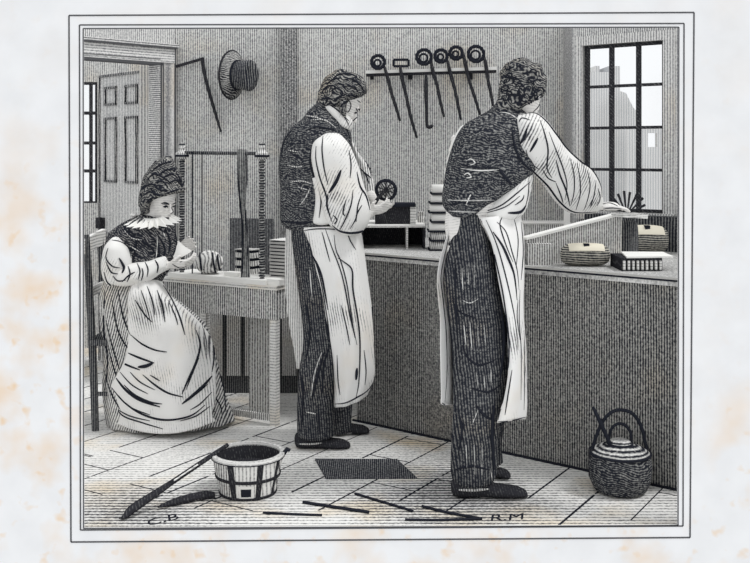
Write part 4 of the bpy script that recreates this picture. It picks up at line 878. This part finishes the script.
s = MB(); s.loft([(461, 126, 480, 128, Y3+.06, .05), (452, 140, 475, 142, Y3+.08, .06), (447.5, 158, 472, 158, Y3+.1, .06), (444, 178, 470, 178, Y3+.12, .06), (447, 198, 475, 203, Y3+.22, .05), (468, 202, 478, 212, Y3+.36, .035)]); put('shirt_sleeve', s, [M_SHIRT, M_INK], m2, sm=True)
s = MB()
s.loft([(519, 114, 513, 128, Y3-.07, .055), (534, 112.5, 514, 147, Y3-.075, .085), (544, 118, 519, 158, Y3-.06, .09), (554, 130, 528, 169, Y3-.02, .088), (566, 148, 540, 181, Y3+.05, .083), (580, 160.5, 555, 201, Y3+.13, .08), (592, 169.5, 568, 212, Y3+.22, .075), (599, 181, 582, 213.5, Y3+.3, .065), (602, 194, 594, 213, Y3+.36, .045), (603, 200, 598, 211, Y3+.4, .032)], n=44, m=6, fold=.03, nf=6)
s.strokes([{'p': [(519, 115), (534, 113), (545, 120), (556, 134), (567, 149), (580, 161), (592, 170), (600, 184), (602, 197)], 'w': 2.2}, {'p': [(516, 146), (522, 160), (534, 172), (548, 186), (560, 202), (574, 212), (596, 212)], 'w': 2.2}, {'p': [(540, 120), (545, 135), (548, 150), (547, 168), (552, 178)], 'w': 1.8}, {'p': [(527, 128), (524, 138), (520, 144)], 'w': 3}, {'p': [(538, 138), (534, 145), (530, 152)], 'w': 3}, [(549, 132), (556, 150), (563, 168), (567, 185), (565, 200)], {'p': [(556, 160), (560, 175), (566, 190), (570, 206)], 'w': 2}, [(577, 163), (580, 180), (580, 195), (576, 210)], [(570, 158), (574, 175), (574, 192), (571, 205)], [(588, 172), (590, 185), (588, 198), (584, 210)], [(596, 180), (594, 195), (590, 208)], [(556, 183), (561, 196), (563, 203)], [(543, 170), (548, 178), (556, 182)], [(526, 150), (530, 162), (540, 170)], [(519, 122), (522, 118), (530, 120)], [(598, 188), (600, 198), (597, 206)]], 1.4)
put('shirt_sleeve', s, [M_SHIRT, M_INK], m2, sm=True)
# fan of finishing tools in his hand
fan = [(614, 199, 'leftmost low'), (618, 194, 'second from the left'), (624, 191, 'third from the left'), (630, 192, 'upright middle'), (637, 194, 'third from the right'), (643, 198, 'second from the right'), (645, 205, 'rightmost low')]
for i, (x, y, w_) in enumerate(fan):
    bx = 624+i*1.1; t = MB(); p, q = P(bx, 212, 4.56+.006*i), P(x, y, 4.54+.012*i); t.tube([p, p+(q-p)*.5, q], [.0035, .0045, .0062], 6)
    tag(put('gilding_tool', t, M_DARK), '%s stick of the fan of thin dark tools by the reaching hand' % w_, 'tool', 'fan of gilding tools by the hand')
tag(put('tool_rest', MB().bar(P(617, 214.5, 4.60), P(642, 216, 4.70), .07, .022), M_PLAIN), 'small pale rest under the fan of thin dark tools', 'tool rest')

# ---- the seated woman ---------------------------------------------------------------------
Y5 = 4.86
wm = thing('person', Vector((-1.08, Y5, 0)), 'seated woman in dark cape, frilled collar and pale apron sewing at the frame', 'person')
b = MB(); H5 = .195; c5 = P(160.5, 195, Y5)
T5 = head(b, c5, (.72, -.62, -.42), H5, .05)
limb(b, [P(156, 205, Y5), P(150, 220, Y5), P(145, 235, Y5)], [.045, .045, .07])
limb(b, [P(140, 240, Y5), P(138, 262, Y5), P(134, 295, Y5), P(135, 318, Y5)], [.09, .105, .10, .10])
limb(b, [P(118, 242, Y5-.1), P(114, 268, Y5-.13), P(122, 280, Y5-.13)], [.045, .042, .038]); limb(b, [P(122, 280, Y5-.13), P(145, 271, Y5-.11), P(168, 265, Y5-.07)], [.038, .032, .023])
hand(b, P(168, 265, Y5-.07), (1, .15, .05), (0, .5, .85), .95, .9, 1)
limb(b, [P(160, 242, Y5+.08), P(172, 262, Y5+.1), P(176, 258, Y5+.06)], [.042, .036, .025]); hand(b, P(175, 256, Y5+.04), (.6, 0, .5), (.2, -.9, 0), .9, .8, -1)
limb(b, [P(135, 322, Y5-.0), P(165, 328, Y5-.0), P(188, 334, Y5+.0)], [.085, .065, .05]); limb(b, [P(188, 334, Y5+.0), P(188, 370, Y5+.02), P(188, 412, Y5+.04)], [.05, .04, .03])
limb(b, [P(135, 322, Y5+.12), P(165, 328, Y5+.12), P(186, 334, Y5+.13)], [.085, .065, .05]); limb(b, [P(186, 334, Y5+.13), P(184, 370, Y5+.14), P(184, 408, Y5+.15)], [.05, .04, .03])
b.remesh(.0048, 3)
b.strokes([[(161, 204), (165, 202.5), (169, 204)], {'p': [(163, 207), (166, 206), (168, 207.5)], 'w': 1.8}, {'p': [(173, 206), (175, 206), (177, 207)], 'w': 1.6}, [(171, 207), (173, 212), (170, 214)], {'p': [(164, 219), (167, 218), (170, 219)], 'w': 1.6}, [(172, 254), (180, 251), (187, 253)], [(172, 264), (180, 268), (187, 266)], [(180, 258), (186, 260)]], 1.1)
put('body', b, [M_SKIN, M_INK], wm, sm=True); features(T5, H5, wm)
h = MB(); cc = P(160, 184, Y5)
h.loft([(161, 158, 172, 158, Y5+.01, .03), (154, 163, 175, 162, Y5+.01, .06), (148, 170, 179, 170, Y5+.01, .08), (143, 180, 182, 178, Y5+.01, .096), (140.5, 190, 184, 186, Y5+.005, .104), (139.5, 198, 183, 191.5, Y5+.00, .108), (140, 205, 156, 200, Y5+.0, .095), (142, 212, 152, 212, Y5-.01, .06)], n=40, m=5)
h.v = [v+(v-cc).normalized()*.008*noise.noise(v*30) for v in h.v]
h.strokes([{'p': [(152, 171), (160, 165), (172, 161)], 'w': 2}, {'p': [(158, 176), (166, 170), (174, 170)], 'w': 2.2}, [(147, 180), (154, 174), (164, 178), (172, 184)], [(144, 188), (152, 184), (160, 190), (170, 190)], [(143, 196), (150, 192), (158, 196)], [(163, 178), (171, 174), (178, 178)], [(168, 184), (176, 180), (181, 186)], [(155, 183), (162, 181), (168, 187)], [(146, 203), (152, 198), (160, 199)], [(165, 194), (173, 191), (180, 189)], [(150, 188), (156, 194), (164, 195)], {'p': [(176, 172), (180, 180), (182, 188)], 'w': 2}], 2.0)
put('hair', h, [M_HAIR, M_INK], wm, sm=True)
# skirt, its grey hatch painting the shadowed left side, then apron over it
s = MB(); YK = 4.95
s.loft([(104, 280, 158, 278, Y5, .12), (101, 296, 168, 294, Y5, .15), (101, 312, 188, 309, YK-.02, .18), (103, 328, 203, 323, YK, .19), (105, 343, 211, 340, YK+.02, .19), (105, 362, 216, 360, YK+.03, .19), (104, 384, 222, 382, YK+.04, .19), (106, 402, 229, 398, YK+.05, .20), (108, 414, 235, 411, YK+.06, .20)], n=64, m=6, fold=.045, nf=13, dome=False)
lo = min(v.z for v in s.v)
for v in s.v: 
    if v.z < .30: v.z = .30-(.30-v.z)*(.295/(.30-lo)) if lo < .3 else v.z
s.strokes([{'p': [(112, 300), (118, 330), (130, 350), (150, 362)], 'w': 2}, [(106, 320), (112, 345), (120, 372)], [(108, 345), (116, 375), (130, 400)], [(104, 370), (112, 395), (124, 415)], [(118, 290), (124, 320), (136, 345)], {'p': [(105, 290), (104, 330), (108, 360), (105, 390)], 'w': 2.6}, [(214, 345), (222, 380), (233, 408)], [(219, 372), (224, 392), (226, 412)], [(211, 392), (220, 405), (222, 415)], [(205, 400), (215, 412)]], 1.6)
put('skirt', s, [M_SKIRT, M_INK], wm, sm=True)
a = MB()
rows = []
for (y, l, r, yy, tt) in ((280, 134, 161, Y5, .135), (296, 128, 171, Y5, .165), (312, 128, 189, YK-.02, .20), (328, 128, 204.5, YK, .21), (343, 128, 212.5, YK+.02, .212), (362, 124, 215, YK+.03, .215), (384, 112, 216, YK+.04, .22), (402, 110, 215, YK+.05, .232), (414, 112, 212, YK+.06, .243), (421, 116, 216, YK+.06, .25)):
    # follows the front of the skirt
    L = {280: 104, 296: 101, 312: 101, 328: 103, 343: 105, 362: 105, 384: 104, 402: 106, 414: 108, 421: 109}[y]; Rr = {280: 158, 296: 168, 312: 188, 328: 203, 343: 211, 362: 216, 384: 222, 402: 229, 414: 235, 421: 238}[y]
    cx, hw = (L+Rr)/2, (Rr-L)/2+1.5; row = []
    for k in range(9):
        x = l+(r-l)*k/8; u = max(-1, min(1, (x-cx)/hw)); wv = .007*math.sin(k*2.4+y*.02)
        yq = y+(y > 400)*(y-398)/23*13*max(0, 1-((x-163)/52)**2)
        row.append((x, yq, yy-tt*math.sqrt(max(0, 1-u*u))-.012-wv))
    rows.append(row)
a.sheet(rows, .008, m=4)
a.strokes([[(141, 290), (146, 305), (150, 320)], {'p': [(147, 286), (152, 300), (155, 315)], 'w': 1.6}, {'p': [(157, 290), (162, 305), (165, 322)], 'w': 1.8}, {'p': [(163, 285), (172, 300), (180, 318), (185, 335)], 'w': 2.2}, [(168, 300), (175, 315), (178, 325)], {'p': [(135, 300), (145, 315), (152, 322)], 'w': 1.6}, {'p': [(131, 335), (142, 344), (155, 350), (167, 352)], 'w': 1.8}, {'p': [(113, 356), (125, 364), (140, 370)], 'w': 2.2}, {'p': [(128, 353), (140, 358), (154, 363)], 'w': 2.2},
           {'p': [(138, 367), (146, 366), (153, 363)], 'w': 4}, {'p': [(143, 375), (155, 385), (168, 393), (183, 397)], 'w': 2}, {'p': [(196, 330), (200, 345), (196, 362), (188, 380), (182, 394)], 'w': 2.6}, [(199, 358), (193, 372), (186, 390)], {'p': [(182, 404), (192, 396), (203, 386), (212, 376)], 'w': 3.4}, [(185, 400), (196, 394), (208, 384)], [(202, 325), (206, 340), (207, 355)], {'p': [(212, 338), (214, 355), (212, 372)], 'w': 2},
           {'p': [(116, 378), (126, 390), (140, 400), (160, 407)], 'w': 3}, {'p': [(124, 385), (135, 395), (150, 402), (162, 404)], 'w': 2}, {'p': [(112, 388), (124, 402), (142, 414), (165, 420), (190, 416), (205, 405)], 'w': 2.2}, [(118, 395), (130, 407), (150, 415)], [(130, 372), (140, 382), (155, 390)], [(120, 372), (132, 385), (148, 394)], [(115, 408), (130, 416), (150, 421)], [(180, 421), (196, 416), (210, 406)], [(190, 410), (200, 404), (212, 392)], {'p': [(150, 375), (160, 381)], 'w': 1.4}, {'p': [(112, 400), (122, 415), (140, 422), (163, 429)], 'w': 1.6}], 1.4)
put('apron', a, [M_APRON, M_INK], wm, sm=True)
# cape and bodice
w = MB()
w.loft([(136, 216, 162, 217, Y5+.02, .08), (122, 223, 172, 222, Y5+.01, .11), (110, 232, 175, 231, Y5, .125), (106, 242, 176, 243, Y5, .13), (108, 252, 175, 254, Y5, .13), (112, 264, 172, 265, Y5, .125), (110, 276, 165, 276, Y5, .12), (106, 287, 160, 285, Y5, .12)], n=44, m=5, fold=.02, nf=9)
w.strokes([[(128, 228), (136, 240), (134, 255)], [(122, 224), (130, 235), (140, 242)], [(140, 240), (150, 246), (156, 255)], [(150, 235), (158, 245), (160, 262)], [(165, 228), (170, 242), (168, 255)], [(112, 236), (122, 242), (130, 252)], [(158, 235), (165, 250), (160, 270)], {'p': [(175, 230), (176, 245), (172, 258)], 'w': 2.4}], 2.4)
w.strokes([[(124, 230), (132, 238), (142, 240)], [(157, 236), (157, 250), (155, 262)], [(130, 246), (140, 252)], [(163, 232), (167, 240)]], 1.2, mi=2)
put('cape', w, [M_CAPE, M_INK, M_SHIRTG], wm, sm=True)
# frilled collar: a zigzag ruff
s = MB(); R = []
ring_in, ring_out, ring_b = [], [], []
cA = P(153, 218.5, Y5-.01); n = 40
for j in range(n):
    th = 2*math.pi*j/n; z = 1.08 if j % 2 else .58
    ring_in.append(cA+Vector((.062*math.cos(th), .06*math.sin(th), .024-.020*math.sin(th)*-1)))
    ring_out.append(cA+Vector((.128*z*math.cos(th), .178*z*math.sin(th), -.022*z+.020*math.sin(th)+.006*(j % 2))))
    ring_b.append(cA+Vector((.060*math.cos(th), .06*math.sin(th), .006+.020*math.sin(th))))
s.rings([ring_in, ring_out, ring_b], cap=False); put('ruff_collar', s, [M_WHITE, M_INK], wm)
s = MB().ball(P(134, 215, Y5-.03), (.024, .02, .012), 8, bump=.6); put('collar_bow', s, M_SHIRT, wm, sm=True)
s = MB(); YW = Y5-.14
s.loft([(112, 238, 119, 238, YW+.02, .04), (105, 246, 126, 246, YW, .06), (102.5, 256, 131, 256, YW, .065), (101.5, 267, 131, 265, YW, .065), (103, 277, 128, 272, YW, .06), (108, 285, 124, 277, YW, .055)], n=36, m=5)
s.loft([(110, 270, 108, 284, YW+.01, .055), (124, 265, 123, 286.5, YW-.01, .055), (136, 262.5, 137, 284, YW, .05), (148, 261, 150, 280.5, YW+.02, .045), (158, 257.5, 159, 274.5, YW+.04, .04), (164, 256, 166, 270.5, YW+.05, .036)], n=32, m=5, fold=.05, nf=5)
s.strokes([[(108, 248), (106, 258), (112, 266), (120, 268)], {'p': [(119, 258), (122, 263), (124, 268), (122, 273)], 'w': 3}, {'p': [(128, 266), (130, 274), (127, 282)], 'w': 1.6}, [(137, 263), (140, 271), (138, 280)], [(145, 262), (148, 269), (147, 277)], {'p': [(155, 260), (158, 266), (157, 273)], 'w': 1.8}, [(113, 276), (118, 281), (126, 280)], {'p': [(104, 272), (108, 283), (118, 287), (134, 285), (150, 281), (164, 272)], 'w': 2.4}, [(106, 262), (111, 272), (118, 274)], [(122, 282), (128, 276), (135, 272)], {'p': [(112, 240), (121, 242), (128, 248), (131, 258)], 'w': 1.6}, [(141, 281), (143, 274), (142, 268)]], 1.5)
put('blouse_sleeve', s, [M_SHIRT, M_INK], wm, sm=True)
tag(put('sewing_needle', MB().tube([P(180, 262, Y5-.10), P(196, 258, Y5-.02)], .0022, 6), M_INK), 'thin needle held in the fingers of the seated woman', 'needle')
s = MB(); s.sheet([[(171, 253, Y5-.02), (176, 247, Y5-.01), (178.5, 241, Y5)], [(173, 257, Y5-.03), (180, 252, Y5-.02), (184, 246, Y5-.0)], [(176, 259, Y5-.03), (184, 256, Y5-.02), (192, 251, Y5)]], .004)
tag(put('folded_section', s, M_WHITE), 'folded white sheet raised in the hands of the seated woman', 'paper')

# ------------------------------------------------------------------ camera, light, view
cam = bpy.data.cameras.new('camera'); co = bpy.data.objects.new('camera', cam); C.objects.link(co)
co.location = CAM; co.rotation_euler = (math.pi/2, 0, 0); cam.sensor_width = 36; cam.lens = 36*F/750; cam.shift_y = -(281.5-HY)/750
bpy.context.scene.camera = co
W = bpy.data.worlds.new('sky'); W.use_nodes = True; bpy.context.scene.world = W
W.node_tree.nodes['Background'].inputs[0].default_value = (.96, .98, 1.0, 1); W.node_tree.nodes['Background'].inputs[1].default_value = 1.02
sl = bpy.data.lights.new('sun', 'SUN'); sl.energy = 1.5; sl.angle = math.radians(12); so = bpy.data.objects.new('sun', sl); C.objects.link(so)
d = Vector((-.50, .13, -.86)); so.rotation_euler = d.to_track_quat('-Z', 'Y').to_euler()
vs = bpy.context.scene.view_settings; vs.view_transform = 'Standard'; vs.look = 'None'; vs.gamma = 1; vs.exposure = 0.0; vs.use_curve_mapping = False
